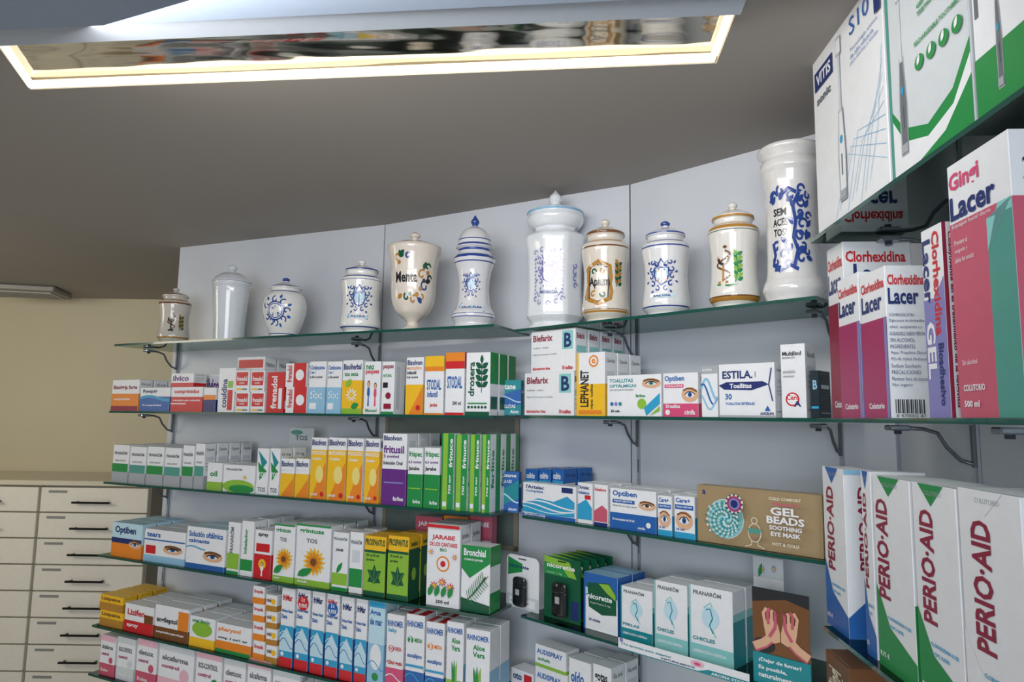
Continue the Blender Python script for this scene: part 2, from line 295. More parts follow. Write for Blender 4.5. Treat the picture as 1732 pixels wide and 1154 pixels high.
# ---- shelf 3, left
for i,(a,b,y) in enumerate(((188,215,752),(217,244,755),(246,274,755),(276,303,757),(306,325,753),(327,343,750),)):
    C('L',3,a,b,y,[rc(0,.0,1,.28,'L'),rc(0,.28,1,.5,('G','e')[i%2]),tx('PRANARÔM',.1,.74,.9,.84,'l'),tx('aceite esencial',.15,.56,.8,.62,'l','l')],'white essential oil with green stripe',d=.038,rep=3,top=[rc(0,0,1,1,'W')])
C('L',3,349,374,782,[rc(0,0,1,.3,'g'),tx('oil',.2,.5,.7,.7,'G')],'small white and green',rep=1)
C('L',3,376,430,785,[('e',.5,.2,.5,.25,'g'),('e',.6,.12,.4,.15,'G'),tx('PRANARÔM',.1,.78,.6,.88,'l'),flower(.7,.55,.14,1,'W','Y',8)],'low white and green',rep=1)
for a,b in ((432,452),(454,471)):
    C('L',3,a,b,758,[rc(0,0,1,.2,'W'),('p',[(.1,.95),(.9,.7),(.5,.55)],'T'),('p',[(.1,.7),(.9,.5),(.3,.3)],'G'),tx('TOS',.15,.38,.85,.48,'W'),tx('TOS',.15,.05,.85,.15,'l')],'green and white cough lozenge',rep=1)
for a,b in ((473,496),(498,521)):
    C('L',3,a,b,775,[rc(0,0,1,.6,'Y'),('p',[(.1,0),(1,.5),(1,0)],'O'),tx('Bisolvon',.05,.78,.95,.93,'N'),tx('MUCOLITICO',.05,.65,.9,.72,'W')],'small yellow and white cough remedy',rep=1,top=[rc(0,0,1,1,'y')])
def biso(): return [rc(0,0,1,.8,'Y'),('p',[(.1,.0),(.5,.3),(1,.62),(1,0)],'O'),('e',.6,.4,.25,.14,'y'),tx('Bisolvon',.05,.87,.95,.97,'N'),tx('MUCOLITICO',.05,.72,.95,.78,'W'),tx('Complex',.1,.62,.7,.68,'W'),('c',.8,.08,.12,'R'),tx('JARABE',.1,.04,.5,.09,'W')]
for a,b,y in ((523,550,740),(552,583,740),(615,640,742)):
    C('L',3,a,b,y,biso(),'yellow and orange cough syrup',rep=2,side=[rc(0,0,1,.8,'Y'),tx('Bisolvon',.1,.86,.9,.96,'N'),rc(.15,.1,.85,.55,'y')])
C('L',3,585,612,741,biso(),'yellow and orange cough syrup',rep=2)
C('L',3,644,686,733,[rc(0,0,1,.5,'V'),tx('Bisolvon',.05,.9,.8,.97,'N'),tx('fritusil',.05,.72,.9,.83,'V'),tx('3 mg/ml',.05,.64,.7,.7,'V'),tx('Solución Oral',.05,.56,.85,.61,'K'),rc(.1,.3,.9,.32,'v'),tx('farline',.5,.06,.92,.12,'W')],'white and purple cough syrup',rep=2,side=[rc(0,0,1,.5,'V'),rc(.2,.6,.8,.9,'w')])
for a,b in ((688,714),(716,743)):
    C('L',3,a,b,757,[rc(0,0,1,.55,'G'),tx('frispec',.05,.82,.95,.94,'G'),tx('6,5 mg/ml',.05,.72,.9,.78,'V'),tx('Jarabe',.05,.6,.8,.68,'K'),rc(.1,.3,.9,.32,'g'),tx('farline',.4,.06,.9,.12,'W')],'white and green syrup',rep=2)
for a,b,y in ((745,767,733),(768,790,735),(792,811,735),(813,829,735)):
    C('L',3,a,b,y,[rc(0,0,1,1,'G'),rc(.12,.0,.5,1,'g'),tx('frinuce',.6,.55,.9,.93,'W','u'),tx('750 mg',.6,.2,.85,.45,'W','u'),rc(.15,.04,.45,.1,'W')],'green and white',body='W',rep=2,side=[rc(.6,0,1,1,'G'),tx('farline',.1,.3,.4,.8,'G','u')])
# ---- shelf 3, right
C('R',3,884,975,815,[tx("l'Artelac",.06,.82,.42,.93,'N'),tx('Complete',.06,.7,.4,.79,'B'),('p',[(0,.35),(.3,.55),(.6,.5),(.85,.7),(.98,.55),(.98,.12),(.6,.08),(0,.1)],'C'),wave(.4,.08,.02,'W'),wave(.3,.08,.02,'W',ph=1),wave(.22,.07,.015,'c',ph=2),('p',[(0,.0),(1,.0),(1,.1),(0,.06)],'B'),rc(.75,.8,.95,.95,'N'),tx('BAUSCH+LOMB',.05,.01,.45,.06,'W')],'white eye drop with blue wave',d=.035)
C('R',3,838,878,797,[rc(0,0,1,1,'B'),('p',[(0,.45),(1,.8),(1,.35),(0,.1)],'T'),tx('Systane',.06,.84,.9,.95,'W'),tx('ULTRA UD',.06,.72,.7,.8,'W'),wave(.35,.1,.06,'c'),tx('Alcon',.55,.05,.92,.12,'W')],'blue and teal eye drop',body='B',off=-.004,yaw=-20,d=.02)
for a,b in ((888,909),(911,932),(934,953)):
    C('R',3,a,b,793,[rc(0,.6,1,.75,'C'),tx('colirio',.1,.78,.8,.92,'W')],'plain blue eye drop',body='B',off=.055,d=.05,rep=1)
C('R',3,977,1003,816,[tx("l'Artelac",.06,.84,.8,.94,'N'),tx('Rebalance',.06,.72,.8,.8,'B'),('p',[(0,.1),(0,.45),(.6,.6),(.98,.4),(.98,.1)],'C'),rc(.5,.6,.9,.7,'R')],'white eye drop with blue wave',d=.04,rep=1)
C('R',3,1005,1029,819,[tx('Rebalance',.06,.84,.9,.92,'R'),('p',[(0,.1),(0,.35),(.6,.5),(.98,.4),(.98,.1)],'q'),rc(0,0,1,.08,'N')],'white eye drop with red accent',d=.04,rep=1)
C('R',3,1032,1111,825,[rc(0,0,1,.4,'B'),tx('Optiben',.06,.78,.6,.95,'B'),rc(.06,.64,.55,.73,'B'),tx('OJOS SECOS',.09,.66,.5,.71,'W'),tx('Alivio de los ojos secos',.06,.54,.6,.6,'K','l'),eye(.82,.64,.11,.8,'H'),tx('20 monodosis de 0,4 ml',.06,.2,.55,.27,'W'),('c',.85,.18,.05,'W'),tx('cinfa',.62,.06,.78,.12,'W')],'blue and white eye drop with printed eye',d=.045,rep=1)
for a,b in ((1113,1138),(1141,1177)):
    C('R',3,a,b,838,[rc(0,0,1,.14,'C'),tx('Care+',.08,.84,.8,.95,'B'),rc(.05,.68,.95,.79,'B'),tx('OJOS SECOS',.1,.71,.88,.76,'W'),eye(.5,.42,.25,.7,'B'),tx('10 ml',.1,.18,.5,.24,'B')],'small blue and white eye drop with eye',d=.04,rep=2,side=[rc(0,0,1,.5,'C')])
C('R',3,1180,1396,820,[rc(.02,.03,.98,.97,'k'),tx('a',.05,.84,.08,.92,'N')]+[('c',.25,.45,.155,'w'),('c',.25,.45,.148,'t')]+[('c',.25+.14*rr*cos(i*2.4),.45+.31*rr*sin(i*2.4),.0085,('T','c','e','W')[i%4]) for i,rr in [(i,math.sqrt((i+.5)/150)) for i in range(150)]]+[('c',.36,.74,.075,'J'),('c',.36,.74,.06,'M'),('c',.36,.74,.045,'v'),('c',.36,.74,.03,'N')]+[('c',.36+.066*cos(i*.524),.74+.155*sin(i*.524),.008,'N') for i in range(12)]+[
  tx('COLD COMFORT',.64,.87,.88,.92,'J'),tx('THERAPEUTIC',.66,.79,.86,.83,'P'),tx('GEL',.65,.63,.86,.76,'W'),tx('BEADS',.62,.49,.9,.61,'W'),tx('SOOTHING',.64,.39,.88,.46,'W'),tx('EYE MASK',.65,.29,.87,.36,'W'),tx('HOT & COLD',.66,.14,.86,.19,'J'),
  ('s',[(.525+.05*cos(t),.3+.15*sin(t)) for t in [i*.33 for i in range(20)]],.006,'J'),('s',[(.525+.022*cos(t),.5+.05*sin(t)) for t in [i*.33 for i in range(20)]],.006,'J'),('p',[(.475,.37),(.575,.37),(.572,.29),(.545,.28),(.525,.31),(.505,.28),(.478,.29)],'e'),('s',[(.51,.21),(.525,.2),(.54,.21)],.006,'q'),('s',[(.5,.16),(.5,.1),(.45,.06)],.006,'J'),('s',[(.55,.16),(.55,.1),(.6,.06)],.006,'J')],'kraft brown gel eye mask',body='k',d=.03,full='kraft brown eye mask carton with teal bead window',name='eye_mask_carton')
# ---- shelf 4, left
C('L',4,187,238,882,[rc(0,0,1,.4,'O'),rc(0,.4,1,.55,'N'),tx('Optiben',.1,.64,.8,.9,'N'),eye(.8,.4,.12,.8)],'orange and blue eye drop',rep=2,body='c',top=[rc(0,0,1,1,'b')])
C('L',4,242,311,893,[rc(0,0,1,.2,'b'),tx('tears',.06,.76,.4,.9,'B'),rc(.0,.66,1,.7,'B'),eye(.72,.42,.14,.7),rc(.06,.25,.3,.5,'R')],'blue and white eye drop with printed eye',rep=2,top=[rc(0,0,1,1,'w')])
C('L',4,313,379,889,[rc(0,0,1,.12,'B'),tx('Solución oftálmica',.06,.76,.94,.9,'B'),tx('calmante',.06,.62,.6,.72,'B'),eye(.7,.32,.15,.65),wave(.5,.03,.02,'C',0,.5)],'blue and white eye drop with printed eye',rep=1,top=[rc(0,0,1,1,'c')])
C('L',4,382,403,882,[rc(0,.1,1,.4,'g'),tx('PRANARÔM',.15,.4,.5,.9,'l','u'),rc(.0,0,1,.06,'G')],'white and green essential oil',rep=2)
C('L',4,405,426,880,[rc(0,.1,1,.3,'G'),tx('inhalador',.25,.4,.5,.85,'G','u')],'white and green essential oil',rep=2)
C('L',4,428,457,895,[rc(0,.0,1,.5,'R'),rc(.1,.55,.9,.72,'R'),('c',.5,.3,.22,'Y'),tx('spray',.2,.85,.8,.93,'K'),person(.5,.05,.3,'W')],'small red and white',rep=1)
for a,b,y in ((460,496,885),(498,557,885)):
    C('L',4,a,b,y,[rc(0,0,1,.1,'g'),tx('grintuss',.08,.84,.8,.93,'G'),tx('TOS',.3,.7,.62,.77,'l'),rc(.0,.97,1,1,'G'),flower(.55,.4,.42 if b<500 else .33,.48 if b<500 else .72,'Y','H',16),flower(.55,.4,.3 if b<500 else .24,.48 if b<500 else .72,'O','H',12),leaf(.1,.15,.5,.6,.25,'G',.5),tx('Adult',.1,.05,.4,.09,'W')],'white cough syrup with printed sunflower',rep=2)
C('L',4,560,587,899,[rc(0,0,1,.06,'G'),tx('PRANARÔM',.08,.86,.92,.92,'l'),tx('JARABE',.2,.66,.7,.72,'K'),rc(.0,.1,1,.3,'g'),leaf(.3,.3,.6,.9,.2,'G',.4)],'white and green herbal syrup',rep=1)
C('L',4,589,612,899,[tx('PRANARÔM',.08,.8,.9,.88,'l'),rc(.0,.1,1,.4,'G'),rc(.2,.5,.8,.7,'w')],'white and green herbal syrup',rep=1)
for a,b,y in ((614,651,905),(654,690,905)):
    C('L',4,a,b,y,[rc(0,0,1,.72,'g'),rc(0,.72,1,.76,'D'),tx('PROSPANTUS',.04,.84,.96,.95,'D'),tx('35 mg/5 ml',.1,.64,.7,.7,'K'),tx('jarabe',.1,.57,.5,.62,'K'),rc(0,0,1,.08,'D'),ivy(.5,.32,.42,.5,'D')],'lime green and yellow ivy syrup',body='Y',rep=1,side=[rc(0,0,1,.8,'D'),('e',.5,.4,.2,.1,'g'),tx('hedera',.2,.84,.8,.92,'D')],top=[rc(0,0,1,1,'Y')])
C('L',4,720,777,885,[tx('JARABE',.15,.8,.85,.87,'R'),tx('DE LOS CANTARES',.08,.73,.92,.78,'R'),tx('BIO',.4,.67,.6,.71,'G'),('c',.5,.52,.2,'O'),('c',.5,.52,.16,'W'),('c',.5,.52,.08,'R'),tx('250 ml',.3,.04,.7,.08,'K')]+[flower(.25+.25*i,.25+.05*(i%2),.14,.4,'R','Y',8) for i in range(3)]+[leaf(.1+.2*i,.12,.3,1.2,.25,'G',.5) for i in range(4)]+[rc(.0,.96,1,1,'R'),flower(.15,.66,.1,.4,'q','Y',6),flower(.87,.62,.1,.4,'q','Y',6)],'white and red floral herbal syrup',d=.045,rep=1)
C('L',4,779,829,921,[('p',[(0,.65),(.3,.5),(1,.75),(1,1),(0,1)],'G'),('p',[(0,0),(1,0),(1,.12),(0,.2)],'D'),tx('Bronchial',.08,.84,.85,.95,'W'),tx('COMPLEX JARABE',.1,.76,.75,.8,'W')]+[('s',[(.25,.18),(.5,.3),(.85,.55)],.04,'H')]+[('s',[(.25+.06*i,.18+.035*i),(.25+.06*i+.22*cos(a),.18+.035*i+.13*sin(a))],.02,('G','D')[i%2]) for i in range(10) for a in (1.8,-.6,.6)],'green and white pine syrup',d=.05,side=[rc(0,0,1,.3,'G'),rc(0,.7,1,1,'G')])
for a,b,c0 in ((700,745,'q'),(748,790,'O'),(793,830,'q')):
    C('L',4,a,b,872,[rc(0,.7,1,1,c0),tx('JARABE',.1,.85,.9,.93,'W')],'orange-red herbal syrup',off=.13,d=.028,side=[rc(0,.4,1,1,c0)],rep=0)
# ---- shelf 4, right : cartons
C('R',4,988,1046,967,[rc(0,.6,1,1,'B'),('p',[(0,.6),(.3,.66),(1,.5),(1,.62),(0,.75)],'c'),('p',[(.1,.82),(.75,.88),(.97,.7),(.97,.35),(.55,.3),(.15,.4)],'D'),('p',[(.45,.84),(.75,.86),(.95,.7),(.95,.6),(.7,.7)],'g'),tx('nicorette',.12,.55,.85,.64,'W'),tx('fruta fresca 2 mg',.2,.46,.8,.5,'W','l'),tx('24 chicles',.15,.16,.5,.21,'N'),rc(0,0,.05,1,'B')],'blue, white and green gum',body='W',d=.045,off=.03,side=[rc(0,0,1,1,'B')],rep=1,top=[rc(0,0,1,1,'b')])
def pran(s,c0): return [rc(0,.0,1,.22,c0),rc(.0,.0,.04,1,c0),tx('PRANARÔM',.1,.88,.75,.95,'l'),('s',[(.35,.72),(.5,.8),(.62,.65),(.5,.5),(.62,.35)],.03,'t'),('e',.5,.6,.2,.15,'c'),('s',[(.4,.7),(.5,.72),(.55,.6),(.48,.5),(.56,.4)],.03,'T'),tx(s,.08,.27,.6,.32,'T'),tx('LIBERACIÓN RÁPIDA',.08,.11,.85,.16,'W')]
for a,b,y,s,c0 in ((1050,1105,990,'PERLAS',"T"),(1108,1165,981,'CHICLES',"t"),(1167,1243,988,'CHICLES',"t")):
    C('R',4,a,b,y,pran(s,c0),'white and teal herbal gum',d=.045,off=.03,rep=1,side=[rc(0,0,1,.6,'T'),rc(0,.6,1,.7,'t')])
# ---- shelf 5, left
q=C('L',5,168,207,1030,[rc(0,0,1,.5,'o'),tx('Lizipaina',.08,.6,.9,.88,'H')],'low yellow lozenge',body='Y',rep=2)
C('L',5,168,207,1004,[rc(0,0,1,.5,'o'),tx('Lizipaina',.08,.6,.9,.88,'H')],'low yellow lozenge, stacked,',body='Y',rep=2,on=q)
C('L',5,209,258,1019,[rc(0,0,1,.4,'R'),tx('Lizifen',.1,.6,.7,.82,'R'),rc(.7,.4,1,.7,'H'),tx('spray',.1,.15,.5,.28,'W')],'red and white throat spray',rep=2)
C('L',5,260,317,1021,[rc(0,0,1,.35,'H'),rc(.7,.35,1,.9,'O'),tx('angileptol',.06,.45,.68,.65,'K'),tx('comprimidos para chupar',.06,.15,.9,.24,'W')],'brown and white throat lozenge',rep=2)
C('L',5,319,362,1040,[rc(0,0,1,.3,'Y'),('e',.5,.6,.4,.25,'g'),tx('miel limón',.1,.8,.8,.92,'G')],'green and white lozenge',rep=2)
C('L',5,364,424,1052,[rc(0,0,1,.4,'O'),tx('pharysol',.06,.7,.7,.88,'O'),tx('comp. 3 mg/1 mg',.06,.45,.9,.56,'K'),rc(.0,.0,1,.12,'G')],'orange and white lozenge',rep=2)
zz=None
for y in (1082,1050,1020,990):
    zz=C('L',5,427,447,y,[rc(0,0,1,.35,'O'),tx('Strepsils',.1,.55,.9,.8,'R')],'small orange and white lozenge',rep=1,on=zz)
zz=None
for y in (1090,1062,1033,1005):
    zz=C('L',5,449,468,y,[rc(0,0,1,.35,'o'),('c',.7,.6,.2,'Y'),tx('miel',.1,.55,.5,.8,'H')],'small orange and white lozenge',rep=1,on=zz)
def fri(i): return [rc(0,0,1,.12,'R'),rc(0,.12,1,.52,'C'),('p',[(0,.35),(.5,.5),(1,.35),(1,.2),(0,.2)],'c'),wave(.3,.06,.05,'B'),wave(.4,.05,.04,'W'),tx('friMar',.1,.84,.85,.92,('N','R')[i%3==0]),tx('Higiene Nasal',.08,.68,.9,.73,'B'),tx('Diaria',.08,.61,.5,.66,'B'),('c',.25,.16,.12,'W')]+([('c',.5,.8,.42,('R','B')[i==3]),tx('2 x',.36,.82,.64,.87,'W'),tx('9,95€',.18,.74,.82,.8,'W')] if i in (1,3) else [])
for i,(a,b,y) in enumerate(((471,494,993),(497,520,990),(523,545,997),(548,570,1000),(573,595,1008),(598,618,1012))):
    C('L',5,a,b,y,fri(i),'red, white and blue nasal spray',rep=2,side=[rc(0,0,1,.5,'B'),fine(5,.1,.9,.9,.06)],top=[tx('friMar',.1,.3,.9,.6,'N')])
C('L',5,620,648,1015,[rc(0,0,1,.5,'b'),tx('Agua',.08,.82,.75,.9,'B'),tx('de mar',.08,.72,.85,.8,'B'),('e',.5,.35,.35,.15,'W'),wave(.25,.05,.05,'C'),('c',.5,.12,.2,'G'),rc(0,.93,1,1,'C')],'pale blue sea water spray',rep=2,body='c')
C('L',5,651,681,1037,[rc(0,0,1,.3,'P'),tx('RHINOMER',.05,.84,.95,.92,'B'),tx('baby',.1,.75,.6,.82,'C'),('c',.3,.55,.16,'R'),tx('0',.2,.51,.4,.59,'W'),tx('FUERZA',.5,.53,.9,.58,'R'),tx('+20ml gratis',.05,.33,.95,.4,'R'),wave(.18,.04,.05,'W')],'white and pink baby nasal spray',rep=2)
for a,b,y,n_,cc in ((684,716,1037,'2','G'),(718,750,1050,'3','O')):
    C('L',5,a,b,y,[rc(0,0,1,.3,'B'),tx('RHINOMER',.05,.84,.95,.92,'B'),('c',.25,.68,.16,cc),tx(n_,.17,.64,.33,.72,'W'),tx('MEDIA',.48,.66,.9,.71,cc),wave(.22,.05,.06,'C'),tx('eucalipto',.1,.45,.9,.52,'B'),rc(.0,.35,1,.38,'C')],'white and blue nasal spray',rep=1,top=[rc(0,0,1,1,'R'),rc(.3,0,.6,1,'W')])
for a,b,y in ((753,783,1050),(786,828,1062)):
    C('L',5,a,b,y,[rc(0,0,1,.3,'g'),tx('RHINOMER',.05,.86,.95,.93,'B'),tx('Aloe',.3,.74,.8,.81,'G'),tx('Vera',.3,.65,.8,.72,'G'),leaf(.5,.15,.5,1.9,.15,'G',.8),leaf(.5,.15,.5,1.3,.15,'g',.8),leaf(.5,.15,.5,1.6,.12,'G',.8)],'white and green nasal spray with aloe',rep=1,side=[rc(0,0,1,.5,'b')])
# ---- shelf 5 right
q=C('R',5,905,960,1125,[rc(0,0,1,.3,'C'),tx('AUDISPRAY',.06,.7,.8,.85,'B')],'white and blue ear spray',off=.05)
C('R',5,905,958,1088,[rc(0,0,1,.15,'g'),tx('AUDISPRAY',.06,.6,.9,.82,'B'),tx('adult',.1,.3,.5,.45,'G')],'white ear spray, stacked,',off=.05,on=q,rep=0)
C('R',5,962,1000,1112,[rc(0,0,1,.4,'R'),tx('oído',.1,.6,.7,.8,'B')],'red and white ear drop',off=.05,rep=1)
C('R',5,864,902,1128,[rc(0,0,1,.3,'N'),rc(.6,.5,.95,.9,'R'),tx('oto',.1,.6,.5,.85,'N')],'navy, red and white ear drop',off=.05,rep=0)
C('R',5,1003,1035,1122,[rc(0,0,1,.5,'O'),tx('gotas',.1,.7,.8,.88,'K')],'orange and white ear drop',off=.05,rep=1)
# ---- shelf 6 left
for i,(a,b,y,cc) in enumerate(((167,192,1072,'q'),(195,225,1075,'w'),(228,262,1078,'q'),(265,325,1085,'p'),(328,372,1098,'G'),(375,412,1110,'p'),(415,455,1112,'q'),(458,505,1128,'p'))):
    C('L',6,a,b,y,[rc(0,0,1,.3,cc),rc(0,.86,1,1,('p','w')[i%2]),tx(('alcafarma','ROS-CONTROL','detox')[i%3],.1,.66,.85,.77,'l'),tx('control',.1,.5,.6,.58,'M'),('c',.75,.4,.13,cc),tx('30 sobres',.1,.1,.6,.18,'W')],('pale grey' if cc=='w' else 'white and green' if cc=='G' else 'white and pink')+' diet supplement',rep=1,d=.05)

# ---------------------------------------------------------------- side unit
MW=dict(name='mouthwash_carton',cat='mouthwash box',group='mouthwash cartons on the side shelves')
def lacer(lc): return [rc(0,0,1,.66,lc),tx('Clorhexidina',.05,.86,.95,.93,'R'),tx('Lacer',.05,.72,.85,.84,'N'),tx('Colutorio',.2,.06,.8,.1,'W'),rc(.9,0,1,.66,'v')]
q0=C('S',2,1409,1437,418,lacer('r'),'',off=.032,xs=1556,side=[rc(0,0,1,.64,'r'),tx('Clorhexidina',.04,.88,.92,.945,'R'),tx('Lacer',.15,.76,.85,.87,'N')],full='tall white and crimson mouthwash carton',**MW)
q1=C('S',2,1425,1462,472,lacer('M'),'',off=.006,xs=1515,side=[rc(0,0,1,.64,'v')],full='white and magenta mouthwash carton with violet edge',**MW)
q2=C('S',2,1464,1509,464,lacer('M'),'',off=.006,xs=1580,side=[rc(.0,.0,1,.66,'W'),tx('Clorhexidina',.05,.87,.95,.94,'R'),tx('Lacer',.05,.74,.8,.85,'N')]+[tx(s,.05,.66-.042*i,.05+w_,.685-.042*i,'N','l') for i,(s,w_) in enumerate((('COMPOSICIÓN',.6),('Digluconato de clorhexidina',.85),('xilitol, excipientes c.s.',.8),('AGRADABLE SABOR MENTA',.85),('SIN ALCOHOL',.6),('INGREDIENTES',.6),('Aqua, Propylene Glycol',.85),('PEG-40, Xylitol, Panthenol',.85),('Sodium Saccharin',.7),('PRECAUCIONES',.7),('Mantener fuera del alcance',.85),('No ingerir',.5)))]+[rc(.1+.05*i,.03,.1+.05*i+(.02,.035)[i%2],.12,'K') for i in range(14)]+[tx('8 470002 47',.1,.005,.8,.025,'K','l')],full='white and magenta mouthwash carton with printed ingredient panel',**MW)
q3=C('S',2,1574,1612,384,[rc(0,0,1,.62,'v'),('p',[(0,.5),(1,.72),(1,.5)],'v'),tx('Clorhexidina',.52,.42,.86,.97,'R','d'),tx('Lacer',.05,.6,.45,.94,'N','d'),tx('GEL',.08,.2,.5,.5,'W','d'),tx('Bioadhesivo',.6,.06,.85,.38,'N','d')],'',off=.006,xs=1640,side=[rc(0,0,1,1,'W'),rc(0,0,.25,1,'r'),tx('Coadyuvante en el tratamiento de la gingivitis',.3,.05,.6,.95,'r','d'),rc(.8,0,1,.6,'W')],full='white and violet bioadhesive gum gel carton',**MW)
q4=C('S',2,1626,1740,268,[rc(0,0,1,.76,'q'),rc(.62,.0,1,.72,'e'),('p',[(.62,.72),(.62,.6),(.8,.76),(1,.76),(1,.72)],'t'),tx('Gingi',.03,.87,.55,.96,'P'),tx('Lacer',.03,.77,.78,.865,'N'),tx('Enjuague bucal diario',.05,.735,.7,.755,'W','l'),tx('Previene el',.08,.67,.3,.69,'W','l'),tx('sangrado y',.08,.635,.3,.655,'W','l'),tx('alivia las encías',.08,.6,.4,.62,'W','l'),tx('Sin alcohol',.1,.2,.35,.22,'W','l'),tx('COLUTORIO',.1,.1,.45,.125,'W'),tx('500 ml',.1,.04,.35,.065,'W')],'',off=.006,d=.07,full='large pink, teal and white mouthwash carton',**MW)
TB=dict(name='toothbrush_carton',cat='electric toothbrush box',group='electric toothbrush cartons on the side shelf')
brush=lambda a,c0:[('p',[(a-.05,.08),(a+.05,.08),(a+.055,.3),(a+.03,.52),(a-.03,.52),(a-.055,.3)],'L'),('p',[(a-.035,.09),(a+.04,.09),(a+.045,.3),(a+.02,.5),(a-.02,.5),(a-.04,.3)],c0),('s',[(a,.5),(a,.8)],.03,'w'),rc(a-.035,.78,a+.035,.87,'L'),rc(a-.03,.79,a+.03,.86,'W'),('e',a,.37,.02,.02,'C'),rc(a-.008,.2,a+.008,.3,'l'),rc(a-.045,.09,a+.045,.13,'L')]
C('S',0,1385,1508,66,[('s',[(.3+.06*i,.02+.03*(i%3)),(.5+.05*i,.28+.02*(i%4)),(.98,.12+.06*i)],.004,'b') for i in range(9)]+[rc(.04,.74,.34,.84,'N'),tx('VITIS',.07,.76,.31,.82,'W'),tx('sonic',.07,.66,.3,.7,'l'),tx('S10',.6,.8,.86,.88,'B','l'),tx('Tecnología sónica',.6,.72,.95,.74,'B','l'),tx('de alta eficacia',.6,.69,.9,.71,'B','l'),tx('para dientes y encías',.6,.66,.95,.68,'B','l')]+brush(.44,'W')+[rc(.93,.75,1,.98,'N')],'',off=.006,d=.09,full='white electric toothbrush carton with printed brush',**TB)
C('S',0,1512,1652,-70,[rc(0,0,1,1,'w'),('p',[(0,0),(1,0),(1,.34),(.8,.2),(.5,.14),(.2,.2),(0,.34)],'G'),('p',[(0,0),(1,0),(1,.28),(.8,.14),(.5,.09),(.2,.14),(0,.3)],'W'),('p',[(.3,0),(1,0),(1,.2),(.7,.06)],'G'),rc(0,0,.04,1,'e')]+brush(.2,'l')+[tx(s,.45,.72-.035*i,.95,.74-.035*i,'G') for i,s in enumerate(('INTENSIVE PLAQUE','CONTROL','GENTLE ON YOUR','TEETH AND GUMS'))]+[tx('RECHARGEABLE TOOTHBRUSH',.4,.5,.98,.52,'G')]+[('c',.45+.15*i,.42,.055,'G') for i in range(4)]+[leaf(.43+.15*i,.41,.06,1.0,.3,'W',.8) for i in range(4)],'',off=.006,d=.09,full='green and white electric toothbrush carton',**TB)
C('S',0,1656,1760,-150,[rc(0,0,1,.3,'G'),rc(.05,.5,.12,.98,'l')]+brush(.45,'l')+[('e',.45,.93,.3,.04,'G')],'',off=.006,d=.09,full='green and white electric toothbrush carton',**TB)
def perio(col,c2,u=.12): return [('p',[(0,0),(1,0),(1,.12),(.35,.22),(0,.42)],col),('p',[(.15,1),(.75,1),(.45,.9)],col),tx('PERIO·AID',u+.05,.36,u+.38,.88,'r','u'),tx('COLUTORIO',.3,.95,.7,.97,'L','l'),tx('CLORHEXIDINA 0,12%',.3,.26,.9,.28,'C'),tx('+ CPC 0,05%',.3,.22,.7,.24,'C'),tx('8,75 €',.05,.05,.3,.08,'W')]
C('S',3,1400,1438,790,perio('B','b'),'',off=.012,xs=1495,side=[('p',[(0,0),(1,0),(1,.3),(0,.12)],'B'),tx('PERIO·AID',.4,.4,.7,.9,'r','u'),rc(0,.97,1,1,'b')],full='white and blue mouthwash carton with dark red lettering',**MW)
C('S',3,1468,1486,798,perio('B','b'),'',off=.012,d=.07,full='white and blue mouthwash carton with dark red lettering',**MW)
C('S',3,1489,1556,806,perio('G','b',.02),'',off=.012,d=.07,side=[rc(0,0,1,.4,'G')],full='white and green mouthwash carton with dark red lettering',**MW)
C('S',3,1560,1640,818,perio('G','b',.1),'',off=.012,d=.07,full='white and green mouthwash carton with dark red lettering',**MW)
C('S',3,1643,1760,828,perio('W','b',.15)+[('p',[(0,0),(1,0),(1,.1),(0,.05)],'r')],'',off=.012,d=.07,full='white mouthwash carton with dark red lettering',**MW)
C('S',4,1404,1446,1104,[tx('Gingi',.1,.72,.85,.9,'J','u'),rc(0,0,1,.2,'r')],'',off=.012,d=.06,body='H',full='brown gum care carton on the lowest glass shelf',**MW)

# ---------------------------------------------------------------- jars
def catm(P,n=6):
    out=[]
    for i in range(len(P)-1):
        p0=P[max(i-1,0)];p1=P[i];p2=P[i+1];p3=P[min(i+2,len(P)-1)]
        for k in range(n):
            t=k/n; q=[]
            for j in (0,1): q.append(.5*((2*p1[j])+(-p0[j]+p2[j])*t+(2*p0[j]-5*p1[j]+4*p2[j]-p3[j])*t*t+(-p0[j]+3*p1[j]-3*p2[j]+p3[j])*t**3))
            out.append((max(0,q[0]),q[1]))
    out.append(P[-1]); return out
def ceram(h):
    return mat(h,.16,noise=.06,nscale=90,coat=.6,name='glazed_ceramic')
def facet(t,fac):
    if not fac: return 1
    s=2*pi/8; a=((t+s/2)%s)-s/2
    return 1*(1-fac)+fac*cos(s/2)/cos(a)*1.02
def lathe(mb,prof,R,H,base,bands=(),fac=0,seg=48):
    n=seg; vs=[]
    for r,z in prof:
        for k in range(n):
            t=2*pi*k/n; rr=r*R*facet(t,fac)
            vs.append((rr*cos(t),rr*sin(t),z*H))
    for i in range(len(prof)-1):
        zc=(prof[i][1]+prof[i+1][1])/2; m=base
        for a,b,c in bands:
            if a<=zc<=b: m=jm(c)
        mb.add(vs[i*n:(i+2)*n],[(k,(k+1)%n,n+(k+1)%n,n+k) for k in range(n)],m,True)
def arc(cx,cy,r,a0,a1,n=12,k=1): return [(cx+r*cos(a0+(a1-a0)*i/n),cy+k*r*sin(a0+(a1-a0)*i/n)) for i in range(n+1)]
def spir(cx,cy,r,a0,turn,n=20): return [(cx+r*(1-.8*i/n)*cos(a0+turn*i/n),cy+r*(1-.8*i/n)*sin(a0+turn*i/n)) for i in range(n+1)]
def S_(pts,w,c): return ('s',pts,w,c)
